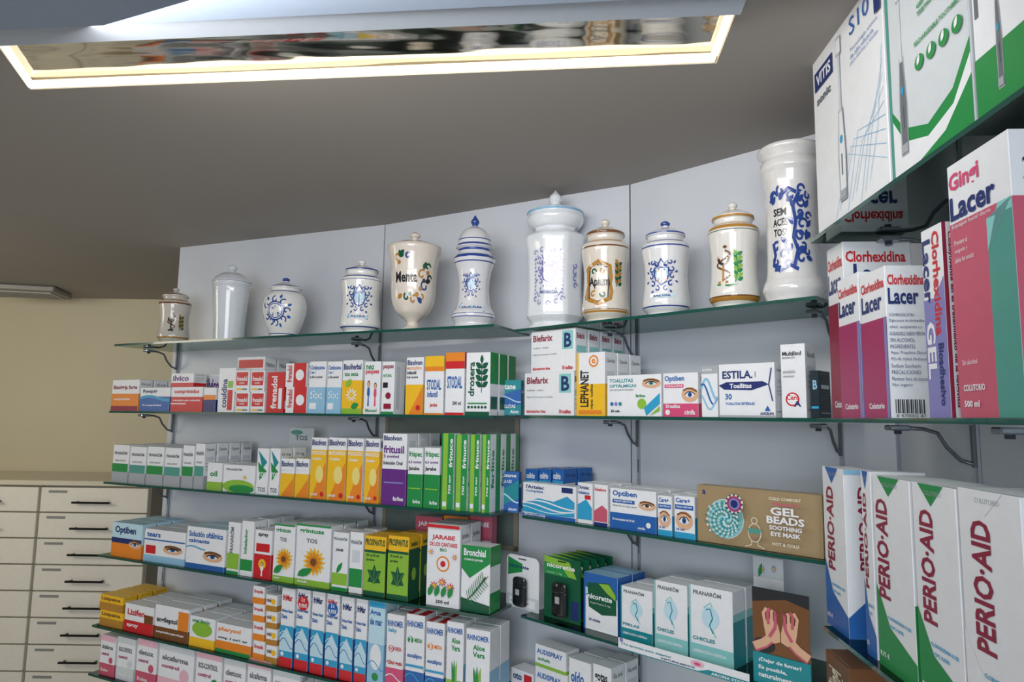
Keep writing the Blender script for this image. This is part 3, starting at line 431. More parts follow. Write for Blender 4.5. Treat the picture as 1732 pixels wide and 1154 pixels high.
def crest(cx,cy,s,c,fill='c'):
    o=[]
    sh=[(-.5,.5),(-.5,.0),(-.36,-.4),(0,-.62),(.36,-.4),(.5,0),(.5,.5),(.2,.44),(0,.52),(-.2,.44),(-.5,.5)]
    P=lambda l:[(cx+x*s,cy+y*s) for x,y in l]
    if fill: 
        for i in range(6):
            x0=-.48+.16*i; o.append(('p',P([(x0,-.35 if 0<i<5 else -.05),(x0+.16,-.35 if 0<i<5 else -.05),(x0+.16,.46),(x0,.46)]),fill))
    o.append(S_(P(sh),.08*s+.02,c)); o.append(S_(P([(0,.5),(0,-.58)]),.05,c)); o.append(S_(P([(-.48,.05),(.48,.05)]),.05,c))
    for i in range(3):
        o.append(S_(P([(-.4+.12*i,.42),(-.4+.12*i,.12)]),.035,c)); o.append(S_(P([(.1,-.05-.13*i),(.4-.08*i,-.05-.13*i)]),.035,c))
    o.append(leaf(cx+.22*s,cy+.12*s,.3*s,1.57,.35,c)); o.append(leaf(cx-.2*s,cy-.35*s,.3*s,1.57,.35,c))
    o.append(S_(P([(-.4,.6),(-.45,.95),(-.2,.75),(0,1.05),(.2,.75),(.45,.95),(.4,.6),(-.4,.6)]),.08,c)); o.append(S_(P([(-.38,.66),(.38,.66)]),.08,c))
    for sx in (-1,1):
        for (x,y,r,a,t) in ((.74,.45,.24,3.1,5),(.78,-.05,.22,1.6,5),(.64,-.55,.22,1.2,5),(.3,-.85,.2,1.5,5),(.64,.88,.17,3.5,4.5)):
            o.append(S_([(cx+sx*(px-0)*s,cy+py*s) for px,py in spir(x,y,r,a,t)],.07*s+.015,c))
        for x,y,a in ((.95,.2,.4),(.95,-.35,-.4),(.85,.75,.9),(.55,-.95,-.9)):
            o.append(leaf(cx+sx*x*s,cy+y*s,.25*s,a if sx>0 else pi-a,.28,c))
    return o
def laurel(cx,cy,h,sx,c1,c2):
    o=[S_([(cx,cy),(cx+sx*.12,cy+h*.4),(cx+sx*.05,cy+h)],.04,c1)]
    for i in range(7):
        y=cy+h*(.05+.14*i); x=cx+sx*.09
        o.append(leaf(x,y,.26,(.5 if sx>0 else 2.6),.3,(c1,c2)[i%2])); o.append(leaf(x,y+.05,.24,(2.2 if sx>0 else .9),.3,(c2,c1)[i%2]))
    return o
ALB=[(0,0),(.72,.0),(.78,.015),(.76,.05),(.94,.1),(.98,.15),(.93,.25),(.885,.4),(.9,.52),(.97,.64),(.99,.7),(.95,.745),(.76,.78),(.74,.81),(.76,.83)]
ALBL=[(.6,.825),(.80,.83),(.82,.845),(.8,.86),(.62,.885),(.36,.915),(.14,.93),(.12,.94),(.19,.96),(.19,.98),(.1,.997),(0,1)]
def jar(cx,yt,wp,body,lid,label,bands=(),lbands=(),deco=(),off=.085,col='#e9e8e6',fac=0,turn=0,knobz=None):
    z=ZS['R' if cx>850 else 'L'][1]; L=LR if cx>850 else LL
    c=hit(cx,z,L.a+L.n*off,L.u); dep=proj((c.x,c.y,z+.1))[2]
    R=wp/2/F*dep; perp=Vector((-c.y,c.x)).normalized()
    H=zat(cx,yt,c,perp)-z
    rot=atan2(-c.y,-c.x)+pi/2+turn
    base=ceram(col)
    e=bpy.data.objects.new('apothecary_jar' ,None); e.empty_display_size=.05; COL.objects.link(e)
    e.location=(c.x,c.y,z+.0003+CZ); e.rotation_euler=(0,0,rot)
    e['label']=label; e['category']='ceramic jar'; e['group']='ceramic apothecary jars on the top shelf'
    pb=catm(body,7); mb=MB(); lathe(mb,pb,R,H,base,bands,fac)
    def rad(zn):
        for i in range(len(pb)-1):
            a,b=pb[i],pb[i+1]
            if a[1]<=zn<=b[1] and b[1]>a[1]+1e-9 and i>6: return a[0]+(b[0]-a[0])*(zn-a[1])/(b[1]-a[1])
        return .9
    def M(x,y,ee):
        th=x; zn=y*R/H; r=rad(zn)*R*facet(th-pi/2,fac)+ee
        return (sin(th)*r,-cos(th)*r,y*R)
    art(mb,list(deco),1,1,M,jm,e0=.0007,de=.00002)
    mb.obj('body',parent=e)
    if lid:
        mb=MB(); kz=knobz or .93; pl=catm(lid,6)
        lo=[p for p in pl if p[1]<=kz]; hi=[p for p in pl if p[1]>=kz-.012]
        lathe(mb,lo,R,H,base,lbands); lo_=mb.obj('lid',parent=e)
        mb=MB(); lathe(mb,hi,R,H,base,lbands,seg=24); mb.obj('knob',parent=lo_)
    return e
def cup(cx,cy,s,c):
    return [S_(arc(cx,cy+.35*s,.22*s,pi,2*pi),.1,c),S_([(cx-.24*s,cy+.36*s),(cx+.24*s,cy+.36*s)],.08,c),S_([(cx,cy+.12*s),(cx,cy-.45*s)],.08,c),S_([(cx-.18*s,cy-.48*s),(cx+.18*s,cy-.48*s)],.1,c),
      S_([(cx+.25*s*sin(t*1.6),cy-.4*s+.17*s*t) for t in [i*.3 for i in range(20)]],.08,'H'),('e',cx+.1,cy+.68*s,.09,.06,'H')]
jar(292,487,51,ALB,ALBL,'small off-white lidded jar with brown cup emblem and bands',bands=((.1,.125,'o'),(.69,.72,'H'),(.745,.765,'o')),lbands=((.86,.88,'H'),),deco=cup(-.2,1.35,.95,'K')+laurel(.35,.9,.9,1,'D','o'),col='#cfc8bd')
jar(386,448,62,[(0,0),(.7,0),(.74,.02),(.78,.05),(.82,.3),(.92,.6),(.94,.68),(.97,.7),(.94,.72),(.99,.74),(.99,.76),(.9,.77)],[(.8,.765),(1.0,.77),(1.0,.785),(.94,.8),(.8,.84),(.5,.885),(.2,.9),(.12,.91),(.2,.93),(.25,.96),(.18,.99),(0,1)],'plain white lidded jar with ribbed rim and ball knob',col='#dde1e6',knobz=.908)
jar(479,470,71,[(0,0),(.6,0),(.62,.02),(.66,.08),(.85,.25),(.98,.42),(1,.55),(.9,.68),(.7,.76),(.66,.79),(.7,.81)],[(.5,.8),(.72,.81),(.74,.83),(.6,.86),(.3,.91),(.12,.925),(.16,.95),(.17,.975),(.08,.995),(0,1)],'round white ginger jar with blue scrolls and knob',bands=((.74,.76,'a'),(.06,.075,'a')),lbands=((.83,.85,'a'),(.935,1,'a')),deco=[S_(arc(-.45,1.25,.42,0,6.3,20),.06,'a'),S_(arc(-.45,1.25,.33,0,6.3,20),.04,'B'),S_([(-.6,1.0),(-.45,1.5),(-.3,1.0)],.05,'a'),S_([(-.6,1.4),(-.25,1.1)],.05,'a')]+[S_(spir(-.45+.52*cos(t),1.25+.52*sin(t),.18,t,5),.06,'a') for t in (-1.6,-.8,0,.8,1.6,2.6,3.6,4.2)]+[leaf(-.45+.6*cos(t),1.25+.6*sin(t),.22,t,.3,'B') for t in (-1.2,-.4,.4,1.2,2.2)],knobz=.925)
jar(608,440,69,ALB,ALBL,'white lidded jar with blue painted crest and ribbon',bands=((.085,.1,'a'),(.74,.76,'a'),(.7,.71,'a')),lbands=((.84,.86,'a'),(.9,.915,'a')),deco=crest(-.1,1.7,.62,'a')+[('p',[(-.65,.78),(-.15,.74),(-.1,.9),(-.6,.95)],'c'),('p',[(-.15,.74),(.35,.7),(.4,.86),(-.1,.9)],'c'),S_([(-.65,.78),(.35,.7),(.4,.86),(-.6,.95),(-.65,.78)],.04,'a'),tx('ALTEA',-.5,.79,.25,.88,'a')])
CH=[(0,0),(.44,0),(.47,.015),(.42,.04),(.24,.07),(.2,.1),(.3,.13),(.6,.2),(.78,.32),(.82,.5),(.85,.62),(.93,.74),(1,.81),(.99,.83)]
jar(697,393,93,CH,[(.8,.825),(.98,.83),(.99,.84),(.9,.855),(.6,.885),(.3,.9),(.14,.915),(.1,.93),(.2,.955),(.19,.975),(.06,.995),(0,1)],'cream footed goblet jar with gold and blue herbal lettering',deco=[tx('Menta',-.85,1.72,.15,2.12,'K')]+[S_(spir(x,y,r,a,5),.07,c) for x,y,r,a,c in ((-.75,2.6,.17,0,'o'),(-.5,2.72,.14,2,'D'),(.35,2.0,.2,1,'o'),(.5,1.6,.2,2,'a'),(.35,1.25,.2,3,'o'),(.0,1.1,.17,1,'o'),(-.3,1.2,.14,2,'D'),(.6,2.3,.15,0,'D'),(-.25,2.65,.12,1,'a'),(.7,1.9,.14,0,'K'))]+[('c',x,y,.08,c) for x,y,c in ((-.65,2.45,'o'),(.45,1.8,'K'),(.15,1.3,'o'),(-.15,1.3,'D'),(.3,1.5,'o'),(.62,2.1,'o'))]+[leaf(x,y,.3,a,.3,c) for x,y,a,c in ((.4,2.2,1.2,'D'),(.5,1.75,.3,'K'),(.2,1.2,-.8,'a'),(-.5,1.3,3.6,'o'),(-.6,2.65,.8,'D'))],col='#e0d6cb',knobz=.918)
W6=[(0,0),(.85,0),(.9,.015),(.88,.05),(1,.1),(.98,.14),(.8,.2),(.72,.3),(.72,.4),(.8,.5),(.95,.58),(.97,.61),(.8,.65),(.74,.68),(.78,.7)]
jar(800,364,73,W6,[(.6,.69),(.84,.7),(.86,.715),(.8,.73),(.76,.78),(.55,.85),(.25,.885),(.12,.9),(.17,.92),(.2,.94),(.1,.97),(.04,.99),(0,1)],'white waisted jar with domed lid and pointed blue finial',bands=((.09,.1,'a'),(.12,.128,'a'),(.56,.575,'a'),(.6,.625,'a'),(.67,.69,'a')),lbands=((.71,.73,'a'),(.76,.77,'a'),(.9,1,'a')),deco=crest(-.2,2.0,.52,'a')+[('p',[(-.8,.97),(-.1,.85),(0,1.05),(-.7,1.15)],'c'),('p',[(-.1,.85),(.5,.75),(.6,.95),(0,1.05)],'c'),S_([(-.8,.97),(.5,.75),(.6,.95),(-.7,1.15),(-.8,.97)],.05,'a'),tx('SALIX ALBA',-.65,.9,.45,1.0,'a')],col='#d9d9dd',knobz=.9)
B7=[(0,0),(.82,0),(.86,.01),(.86,.03),(.78,.05),(.92,.09),(.95,.12),(.9,.3),(.93,.5),(1,.62),(.97,.655),(.8,.68),(.68,.7),(.7,.715)]
jar(938,322,104,B7,[(.6,.71),(.78,.72),(.9,.75),(.94,.78),(.9,.81),(.94,.83),(.7,.85),(.4,.875),(.2,.885),(.16,.9),(.22,.92),(.2,.95),(.1,.975),(.03,.99),(0,1)],'large white faceted jar with pale blue crest and ornate lid',fac=.85,bands=(),lbands=((.815,.826,'b'),),deco=[S_(spir(-.25+x,y,.1,a,5),.035,'v') for x,y,a in ((-.5,2.45,0),(.5,2.45,2),(-.2,2.5,1),(.2,2.5,3),(-.5,.95,1),(.5,.95,0),(0,.8,0),(-.3,.85,2),(.3,.85,1))]+crest(-.25,1.75,.44,'v')+[S_([(-.75+.1*i,2.3+.06*(i%2)),(-.7+.1*i,2.22)],.04,'v') for i in range(11)]+[S_([(-.8,1.0+.12*i),(-.74,1.06+.12*i)],.04,'v') for i in range(11)]+[S_([(.28,1.0+.12*i),(.22,1.06+.12*i)],.04,'v') for i in range(11)]+[tx('FARMACIA',-.55,1.12,.1,1.22,'a'),S_([(-.7,1.2),(-.6,1.05),(.1,1.05),(.23,1.2)],.04,'v')]+[S_(spir(.8,1.4+.22*i,.12,i,5),.05,'v') for i in range(4)],col='#e6eaef',knobz=.888,off=.1)
jar(1024,372,81,ALB,ALBL,'cream lidded jar with golden cartouche and dark lettering',bands=((.1,.12,'o'),(.125,.132,'H'),(.7,.715,'H'),(.75,.765,'o')),lbands=((.835,.86,'H'),(.895,.91,'o')),deco=[S_([(-.82,1.0),(-.9,1.3),(-.84,1.6),(-.9,1.9),(-.82,2.35),(-.5,2.45),(-.3,2.55),(-.1,2.45),(.2,2.35),(.26,1.9),(.2,1.6),(.27,1.3),(.2,1.0),(-.05,.9),(-.3,.78),(-.5,.9),(-.82,1.0)],.17,'o'),S_([(-.75,1.05),(-.8,1.6),(-.75,2.28),(-.3,2.42),(.1,2.28),(.15,1.6),(.1,1.05),(-.3,.88),(-.75,1.05)],.05,'K'),tx('Apium',-.8,1.42,.2,1.92,'K')]+[S_(spir(x,y,.15,a,5),.07,c) for x,y,a,c in ((-.55,2.12,0,'D'),(-.1,2.12,2,'o'),(-.55,1.2,1,'o'),(-.1,1.2,3,'D'),(-.9,2.2,0,'o'),(-.9,1.1,2,'o'))]+laurel(.5,1.5,1.0,1,'D','o')+[('c',.6+.1*(i%2),2.45-.12*i,.07,'o') for i in range(5)],col='#ddd5ca')
jar(1127,375,81,ALB,ALBL,'white lidded jar with blue heraldic crest and cobalt knob',bands=((.1,.11,'a'),(.7,.712,'a'),(.75,.765,'a')),lbands=((.84,.855,'a'),(.95,1,'a')),deco=crest(-.2,1.7,.64,'a')+[('p',[(-.7,.8),(-.2,.77),(-.15,.93),(-.65,.98)],'c'),('p',[(-.2,.77),(.3,.75),(.35,.9),(-.15,.93)],'c'),tx('SALVIA',-.55,.82,.2,.9,'a'),('c',-.35,1.9,.06,'o'),('c',.0,1.5,.06,'o'),('c',-.35,1.5,.05,'o')],col='#e0e0e2')
jar(1243,343,85,ALB,ALBL,'white lidded jar with green laurel, cup emblem and ochre bands',bands=((.08,.11,'o'),(.115,.123,'H'),(.72,.75,'o'),(.7,.71,'D'),(.76,.775,'o')),lbands=((.83,.85,'o'),(.89,.905,'o')),deco=cup(-.45,1.65,1.2,'o')+cup(-.43,1.65,1.1,'K')[:2]+laurel(.05,1.05,1.2,1,'G','g')+[S_([(-.7,1.0),(-.2,.93),(.1,1.0)],.07,'G')],col='#e0ded9')
TALL=[(0,0),(.72,0),(.78,.01),(.82,.04),(.9,.09),(.86,.13),(.76,.2),(.74,.45),(.76,.7),(.84,.8),(.93,.84),(.9,.88),(.82,.905),(.88,.93),(.97,.955),(.95,.975),(.9,.975),(.78,.93),(.74,.9),(.72,.85)]
td=[tx('SEM',-.85,2.72,-.3,2.96,'K'),tx('ACES',-.88,2.4,-.25,2.64,'K'),tx('TOS?',-.85,2.08,-.3,2.32,'K')]
td+=[S_(pp,.13,'a') for pp in ([(-1,3.2),(-.8,3.5),(-.5,3.35),(-.2,3.55),(.1,3.4)],[(-.05,1.1),(.1,1.6),(-.05,2),(.05,2.5),(-.05,3.0),(.2,3.4)],[(-.9,1.9),(-.8,1.5),(-.9,1.2),(-.6,1.0),(-.2,1.15),(.1,1.0)])]
td+=[S_(spir(x,y,r,a,5.5),.085,'a') for x,y,r,a in ((-.85,3.35,.2,0),(-.5,3.5,.18,2),(-.1,3.3,.2,1),(.25,3.5,.17,0),(.3,3.1,.22,2),(.2,2.75,.18,4),(.3,2.4,.22,0),(.2,2.05,.18,2),(.3,1.75,.22,3),(.25,1.35,.2,1),(-.2,1.75,.2,2),(-.45,1.5,.2,0),(-.75,1.75,.18,1),(-.75,1.3,.16,2),(-.3,1.2,.15,0),(.55,2.65,.15,0),(.55,2.1,.14,2),(.55,3.3,.14,2),(.5,1.55,.14,2))]
td+=[leaf(x,y,.32,a,.28,'a') for x,y,a in ((.1,2.6,.5),(.1,2.2,-.4),(.15,3.1,.8),(-.3,1.85,2.5),(.1,1.6,.3),(-.9,3.1,1),(.4,2.9,1),(.45,2.3,.8),(.4,1.9,1.1),(-.55,3.2,1.2),(-.3,3.15,.4),(0,2.9,2),(-.05,2.4,2.2),(.4,1.4,-.4),(-.55,1.15,3.6))]
jar(1343,248,108,TALL,None,'tall open white pharmacy jar with blue plant scrolls and lettering',deco=td,col='#dddbda',off=.08,turn=.12)

# ---------------------------------------------------------------- blister packs, sign, flyer
def blister(x0,x1,yt,front,desc,off=.012,dev=True,rep=0,bk='W'):
    L=LR;z=ZS['R'][4]+.0003;p0=L.a+L.n*off;A=hit(x0,z,p0,L.u);B=hit(x1,z,p0,L.u);w=(B-A).length-.002;h=zat(x0,yt,A,L.u)-z
    mb=MB()
    r=w*.14; out=[(-w/2,0),(w/2,0)]+[(w/2-r+r*cos(t),h-r+r*sin(t)) for t in [i*pi/8 for i in range(5)]]+[(-w/2+r-r*sin(t),h-r+r*cos(t)) for t in [i*pi/8 for i in range(5)]]
    n=len(out); vs=[(x,-.0008,y) for x,y in out]+[(x,.0008,y) for x,y in out]
    mb.add(vs,[tuple(range(n)),tuple(range(2*n-1,n-1,-1))]+[(i,n+i,n+(i+1)%n,(i+1)%n) for i in range(n)],pm(bk))
    art(mb,list(front)+[rc(.38,.93,.62,.95,'K')],w,h,lambda x,y,e:(-w/2+x,-.0008-e,y),pm)
    c=(A+B)/2
    o=mb.obj('blister_pack',loc=(c.x,c.y,z+CZ),rot=L.yaw,label=desc,category='blister pack',group='hanging blister packs on the glass shelf')
    d=None
    if dev:
        mb=MB(); hh=h*.55; zc=h*.34; m1=mat('#15181d',.25,coat=.5)
        pr=[(0,-.5),(.6,-.5),(.9,-.46),(1,-.4),(1,.2),(.95,.22),(.95,.24),(1,.26),(.98,.4),(.8,.47),(.4,.5),(0,.5)]
        nn=20;vs=[]
        for rr,zz_ in pr:
            for k in range(nn):
                t=2*pi*k/nn; vs.append((rr*w*.21*cos(t),-.0015-.008+rr*.0075*sin(t),zc+zz_*hh))
        for i in range(len(pr)-1): mb.add(vs[i*nn:(i+2)*nn],[(k,(k+1)%nn,nn+(k+1)%nn,nn+k) for k in range(nn)],m1,True)
        yy=-.0015-.0158
        mb.add([(-w*.06,yy,zc+.1*hh),(w*.06,yy,zc+.1*hh),(w*.06,yy,zc-.1*hh),(-w*.06,yy,zc-.1*hh)],[(0,3,2,1)],pm('L'))
        d=mb.obj('spray_dispenser',parent=o,label='dark plastic spray dispenser')
    for i in range(rep):
        q=o.copy(); dx=L.n*(.024*(i+1))+L.u*.003*(i+1); q.location=(c.x+dx.x,c.y+dx.y,z+CZ); COL.objects.link(q)
        if d: k=d.copy(); k.parent=q; COL.objects.link(k)
    return o
blister(856,912,935,[rc(0,0,1,.25,'w'),('p',[(.05,.95),(.5,.85),(.5,.7),(.05,.6)],'G'),tx('nicorette',.1,.76,.7,.82,'N'),rc(.1,.05,.9,.2,'W'),tx('spray bucal',.15,.1,.7,.14,'B')],'white blister card with dark spray dispenser',off=.035)
blister(920,983,938,[rc(0,0,1,1,'D'),('p',[(0,1),(.7,.95),(.9,.7),(0,.75)],'g'),('p',[(0,.9),(.5,.85),(.7,.7),(0,.7)],'G'),tx('nicorette',.08,.82,.85,.89,'W'),rc(.75,.05,.95,.35,'N'),tx('menta 1 mg',.08,.72,.5,.75,'W','l')],'dark green blister card with black spray dispenser',off=.035,rep=4,bk='D')
L=LR
def card(x0,x1,yt,items,name,label,cat,off=.004,z=None,bk='W',key=4):
    zb=ZS['R'][key]+.0003 if z is None else z
    p0=L.a+L.n*off;A=hit(x0,zb,p0,L.u);B=hit(x1,zb,p0,L.u);w=(B-A).length;h=zat(x0,yt,A,L.u)-zb
    mb=MB();mb.box(-w/2,w/2,-.0006,.0006,0,h,pm(bk))
    mb.box(-w/2,w/2,.0006,.018,0,.0008,pm(bk))
    art(mb,items,w,h,lambda x,y,e:(-w/2+x,-.0006-e,y),pm)
    c=(A+B)/2; o=mb.obj(name,loc=(c.x,c.y,zb+CZ),rot=L.yaw,label=label,category=cat); return o
card(1046,1268,1078,[rc(0,0,1,.08,'T'),rc(.72,0,1,.42,'T'),('p',[(.62,0),(.72,.42),(.72,0)],'T'),tx('¿Te apuntas para dejarlo?',.03,.42,.44,.64,'T'),tx('¡NATURALMENTE!',.36,.14,.62,.34,'N'),('e',.64,.66,.05,.26,'p'),('e',.64,.64,.025,.13,'P'),tx('AROMA STOP',.74,.1,.97,.32,'W'),('c',.03,.85,.015,'v')],'shelf_card','white and teal printed promotional card on shelf edge','sign',off=-.0022,z=ZS['R'][4]-.0075)
def hands():
    o=[]
    for sx in (-1,1):
        o.append(('s',[(.5+sx*.12,.52),(.5+sx*.3,.42),(.5+sx*.48,.36)],.17,'q'))
        o.append(('s',[(.5+sx*.12,.53),(.5+sx*.3,.43),(.5+sx*.48,.37)],.13,'S'))
        o.append(('p',[(.5+sx*.01,.47),(.5+sx*.12,.44),(.5+sx*.26,.5),(.5+sx*.3,.62),(.5+sx*.22,.7),(.5+sx*.05,.66),(.5+sx*.01,.56)],'S'))
        for i in range(4): o.append(('s',[(.5+sx*(.27-.06*i),.62+.01*i),(.5+sx*(.3-.075*i),.74+.015*i),(.5+sx*(.24-.06*i),.8+.012*i-.01*i*i)],.052,('S','q','S','q')[i]))
        o.append(('s',[(.5+sx*.2,.5),(.5+sx*.1,.6),(.5+sx*.07,.68)],.055,'q'))
    return o
card(1276,1374,992,[rc(0,.32,1,1,'H'),('p',[(0,1),(1,1),(1,.86),(.6,.92),(0,.84)],'K'),('e',.2,.4,.2,.08,'K')]+hands()+[rc(0,0,1,.32,'T'),tx('¿Dejar de fumar?',.1,.22,.85,.27,'W'),tx('Es posible,',.1,.14,.6,.19,'W'),tx('naturalmente.',.1,.07,.75,.12,'W')],'flyer','brown and teal leaflet with photo of cupped hands','leaflet',off=.012,bk='T')
card(1278,1330,940,[rc(0,.8,1,1,'w'),flower(.3,.88,.12,.4,'v','Y',8),flower(.7,.9,.1,.4,'v','Y',8),leaf(.2,.8,.3,1.2,.2,'G',.5)],'leaflet','white leaflet printed with violet flowers','leaflet',off=.11)
def tos():
    z=ZS['L'][3]+.0003;p0=LL.a+LL.n*.16;A=hit(486,z,p0,LL.u);B=hit(527,z,p0,LL.u);w=(B-A).length;h=zat(486,724,A,LL.u)-z
    mb=MB();mb.box(-w/2,w/2,-.001,.001,0,h,pm('w'));mb.box(-w/2,w/2,.001,.02,0,.001,pm('w'))
    art(mb,[tx('TOS',.25,.8,.75,.88,'l'),('e',.3,.93,.25,.04,'e')],w,h,lambda x,y,e:(-w/2+x,-.001-e,y),pm)
    c=(A+B)/2;mb.obj('category_sign',loc=(c.x,c.y,z+CZ),rot=LL.yaw,label='grey card sign standing behind cough medicine cartons',category='sign')
tos()
# ---------------------------------------------------------------- room
def wm(h,r=.6): return mat(h,r,noise=.025,nscale=6,name='wall_paint',bump=.05)
WO=.207
W0=LL.a+LL.n*WO
pL=LL.a+LL.n*WO; pR=LR.a+LR.n*WO
t=cr(pR-pL,LR.u)/cr(LL.u,LR.u); W2=pL+LL.u*t
t1=(W2-W0).length*.52; W1=W0+(W2-W0).normalized()*t1+LL.n*.05
W3=LR.b+LR.n*WO+LR.u*.05
ZC=.565
def wall(name,a,b,z0,z1,m,th=.03):
    u=(b-a).normalized();n=Vector((-u.y,u.x));q=[a,b,b+n*th,a+n*th];mb=MB()
    vs=[(p.x,p.y,z0+CZ) for p in q]+[(p.x,p.y,z1+CZ) for p in q]
    mb.add(vs,[(3,2,1,0),(4,5,6,7),(0,1,5,4),(1,2,6,5),(2,3,7,6),(3,0,4,7)],m)
    o=mb.obj(name);o['kind']='structure';return o
WP=wm('#d0d4dc',.35)
g=.0035
wall('wall_back',W0,W1-(W1-W0).normalized()*g,-CZ,ZC,WP); wall('wall_center',W1,W2-(W2-W1).normalized()*g,-CZ,ZC,WP); wall('wall_right',W2,W3,-CZ,ZC,WP)
S0=LS.a+LS.n*WO; S1=LS.b+LS.n*WO+LS.u*.8
ii=S0-LS.u*.25
wall('wall_side',ii,S1,-CZ,ZC,WP)
FW=wm('#cdc4a8'); wall('wall_far',Vector((-4.2,3.38)),Vector((1.5,3.38)),-CZ,ZC+.1,FW)
wall('wall_left',Vector((-4.2,-1.5)),Vector((-4.2,3.38)),-CZ,ZC+.1,FW)
mb=MB();mb.box(-4.4,2.5,-2,3.6,-.05,0,mat('#a29f99',.4,nscale=3));o=mb.obj('floor');o['kind']='structure'
H1=[unz(-12,66,ZC),unz(50,152,ZC),unz(1212,107,ZC),unz(1250,8,ZC)]
out=[Vector((-4.4,-2)),Vector((-4.4,3.6)),Vector((2.5,3.6)),Vector((2.5,-2))]
CM=mat('#9e9892',.75,noise=.03,nscale=4,name='ceiling_paint')
mb=MB();z=ZC+CZ
vs=[(p.x,p.y,z) for p in out]+[(p.x,p.y,z) for p in H1]
mb.add(vs,[(0,1,5,4),(1,2,6,5),(2,3,7,6),(3,0,4,7)],CM);o=mb.obj('ceiling');o['kind']='structure'
RD=.014
ce=sum(H1,Vector((0,0)))/4
wht=mat('#b8b4a8',.5)
mb=MB();vs=[(p.x,p.y,z) for p in H1]+[(p.x,p.y,z+RD) for p in H1]
mb.add(vs,[(i,(i+1)%4,4+(i+1)%4,4+i) for i in range(4)],wht)
o=mb.obj('trim_1');o['kind']='structure'
mb=MB();mp=bpy.data.materials.new('mirror_film');mp.use_nodes=True;nt=mp.node_tree;b=nt.nodes['Principled BSDF'];b.inputs['Base Color'].default_value=(.62,.58,.5,1);b.inputs['Metallic'].default_value=1;b.inputs['Roughness'].default_value=.07
nz=nt.nodes.new('ShaderNodeTexNoise');nz.inputs['Scale'].default_value=2.5;bp=nt.nodes.new('ShaderNodeBump');bp.inputs['Strength'].default_value=.4;bp.inputs['Distance'].default_value=.02;nt.links.new(nz.outputs['Fac'],bp.inputs['Height']);nt.links.new(bp.outputs['Normal'],b.inputs['Normal'])
mb.add([(p.x,p.y,z+RD) for p in H1],[(0,1,2,3)],mp);o=mb.obj('trim_2');o['kind']='structure'
em=mat('#fff3dc',.5,emit=1.3,name='led_strip',noise=0)
for i,(a,b) in enumerate(((H1[1],H1[2]),(H1[0],H1[1]),(H1[2],H1[3]))):
    u=(b-a).normalized();n=Vector((-u.y,u.x)); n=n if n.dot(ce-a)>0 else -n
    a2=a+u*.004+n*.002;b2=b-u*.004+n*.002
    mb=MB();wd=.016 if i==0 else .01
    if i==1: b2=b-u*.02
    if i==2: a2=a+u*.02+n*.002
    q=[a2,b2,b2+n*wd,a2+n*wd];vs=[(p.x,p.y,z+.001) for p in q]+[(p.x,p.y,z+.008) for p in q]
    mb.add(vs,[(0,1,2,3),(4,5,6,7),(0,1,5,4),(1,2,6,5),(2,3,7,6),(3,0,4,7)],em)
    mb.obj('led_strip',label='glowing warm white light strip in ceiling recess',category='ceiling light',group='ceiling recess light strips')
def board(nm,p,q_,zt,zb,ext,col):
    B1=[unz(*p,ZC-zt),unz(*q_,ZC-zt)]
    u=(B1[1]-B1[0]).normalized();n=Vector((u.y,-u.x))
    mb=MB();q=[B1[0]-u*.3,B1[1],B1[1]+n*ext,B1[0]-u*.3+n*ext];vs=[(p.x,p.y,z-zb) for p in q]+[(p.x,p.y,z-zt) for p in q]
    mb.add(vs,[(3,2,1,0),(4,5,6,7),(0,1,5,4),(1,2,6,5),(2,3,7,6),(3,0,4,7)],mat(col,.4,name='board_paint'));o=mb.obj(nm);o['kind']='structure'
board('trim_3',(-60,69),(1252,12),.001,.012,.6,'#b3bdcb')
board('trim_4',(-60,44),(1400,-28),.0125,.022,.5,'#8d9bb0')
# uprights + brackets
DM=mat('#70757c',.35,metal=.6,name='brushed_metal')
UM=mat('#a9aeb6',.4,metal=.2,name='grey_rail')
def upright(w,n):
    mb=MB();mb.box(-.0035,.0035,-.004,0,-CZ+.0,.24,UM)
    for i in range(19): mb.box(-.001,.001,-.0044,-.0038,-.9+i*.06,-.87+i*.06,mat('#3b3e44',.6))
    p=w-n*.001; mb.obj('shelf_upright',loc=(p.x,p.y,CZ),rot=atan2(n.y,n.x)-pi/2,label='slim grey metal upright rail on the wall panel seam',category='shelf rail',group='wall upright rails')
def bracket(w,n,z):
    p=w-n*.006; rot=atan2(n.y,n.x)-pi/2
    mb=MB();zt=z-TH-.0015
    mb.box(-.003,.003,-.004,0,zt-.06,zt-.0,DM)
    mb.tube([(0,-.004,zt-.055),(0,-.02,zt-.05),(0,-.038,zt-.032),(0,-.05,zt-.012),(0,-.07,zt-.006),(0,-.1,zt-.005)],[.003,.003,.003,.0028,.0028,.0028],DM)
    o=mb.obj('shelf_bracket',loc=(p.x,p.y,CZ),rot=rot,label='curved grey metal bracket clamping the glass shelf',category='shelf bracket',group='glass shelf brackets')
    mb=MB();mb.box(-.01,.01,-.12,-.09,zt-.009,zt-.001,mat('#9aa0a8',.25,metal=.9),.002);mb.tube([(0,-.105,zt-.014),(0,-.105,zt-.008)],.005,DM,12);mb.obj('clamp',parent=o)
for w,n,ks,key in ((W0+LL.u*.03,LL.n,(1,2,3,4,5),'L'),(W1,LL.n,(1,2,3,4,5),'L'),(W2+LR.u*.02,LR.n,(1,2,3,4,5),'R'),(W3-LR.u*.09,LR.n,(1,2,3,4),'R')):
    upright(w,n)
    for k in ks: bracket(w,n,ZS[key][k])
for s_ in (.05,.3):
    w=LS.a+LS.n*WO+LS.u*s_; upright(w,LS.n)
    for k in (0,2,3): bracket(w,LS.n,ZS['S'][k])
u=(W2-W1).normalized();n=Vector((-u.y,u.x));A=hit(655,0,W1,u);B=hit(880,0,W1,u);w=(B-A).length
mb=MB();z0=-.33;z1=.085
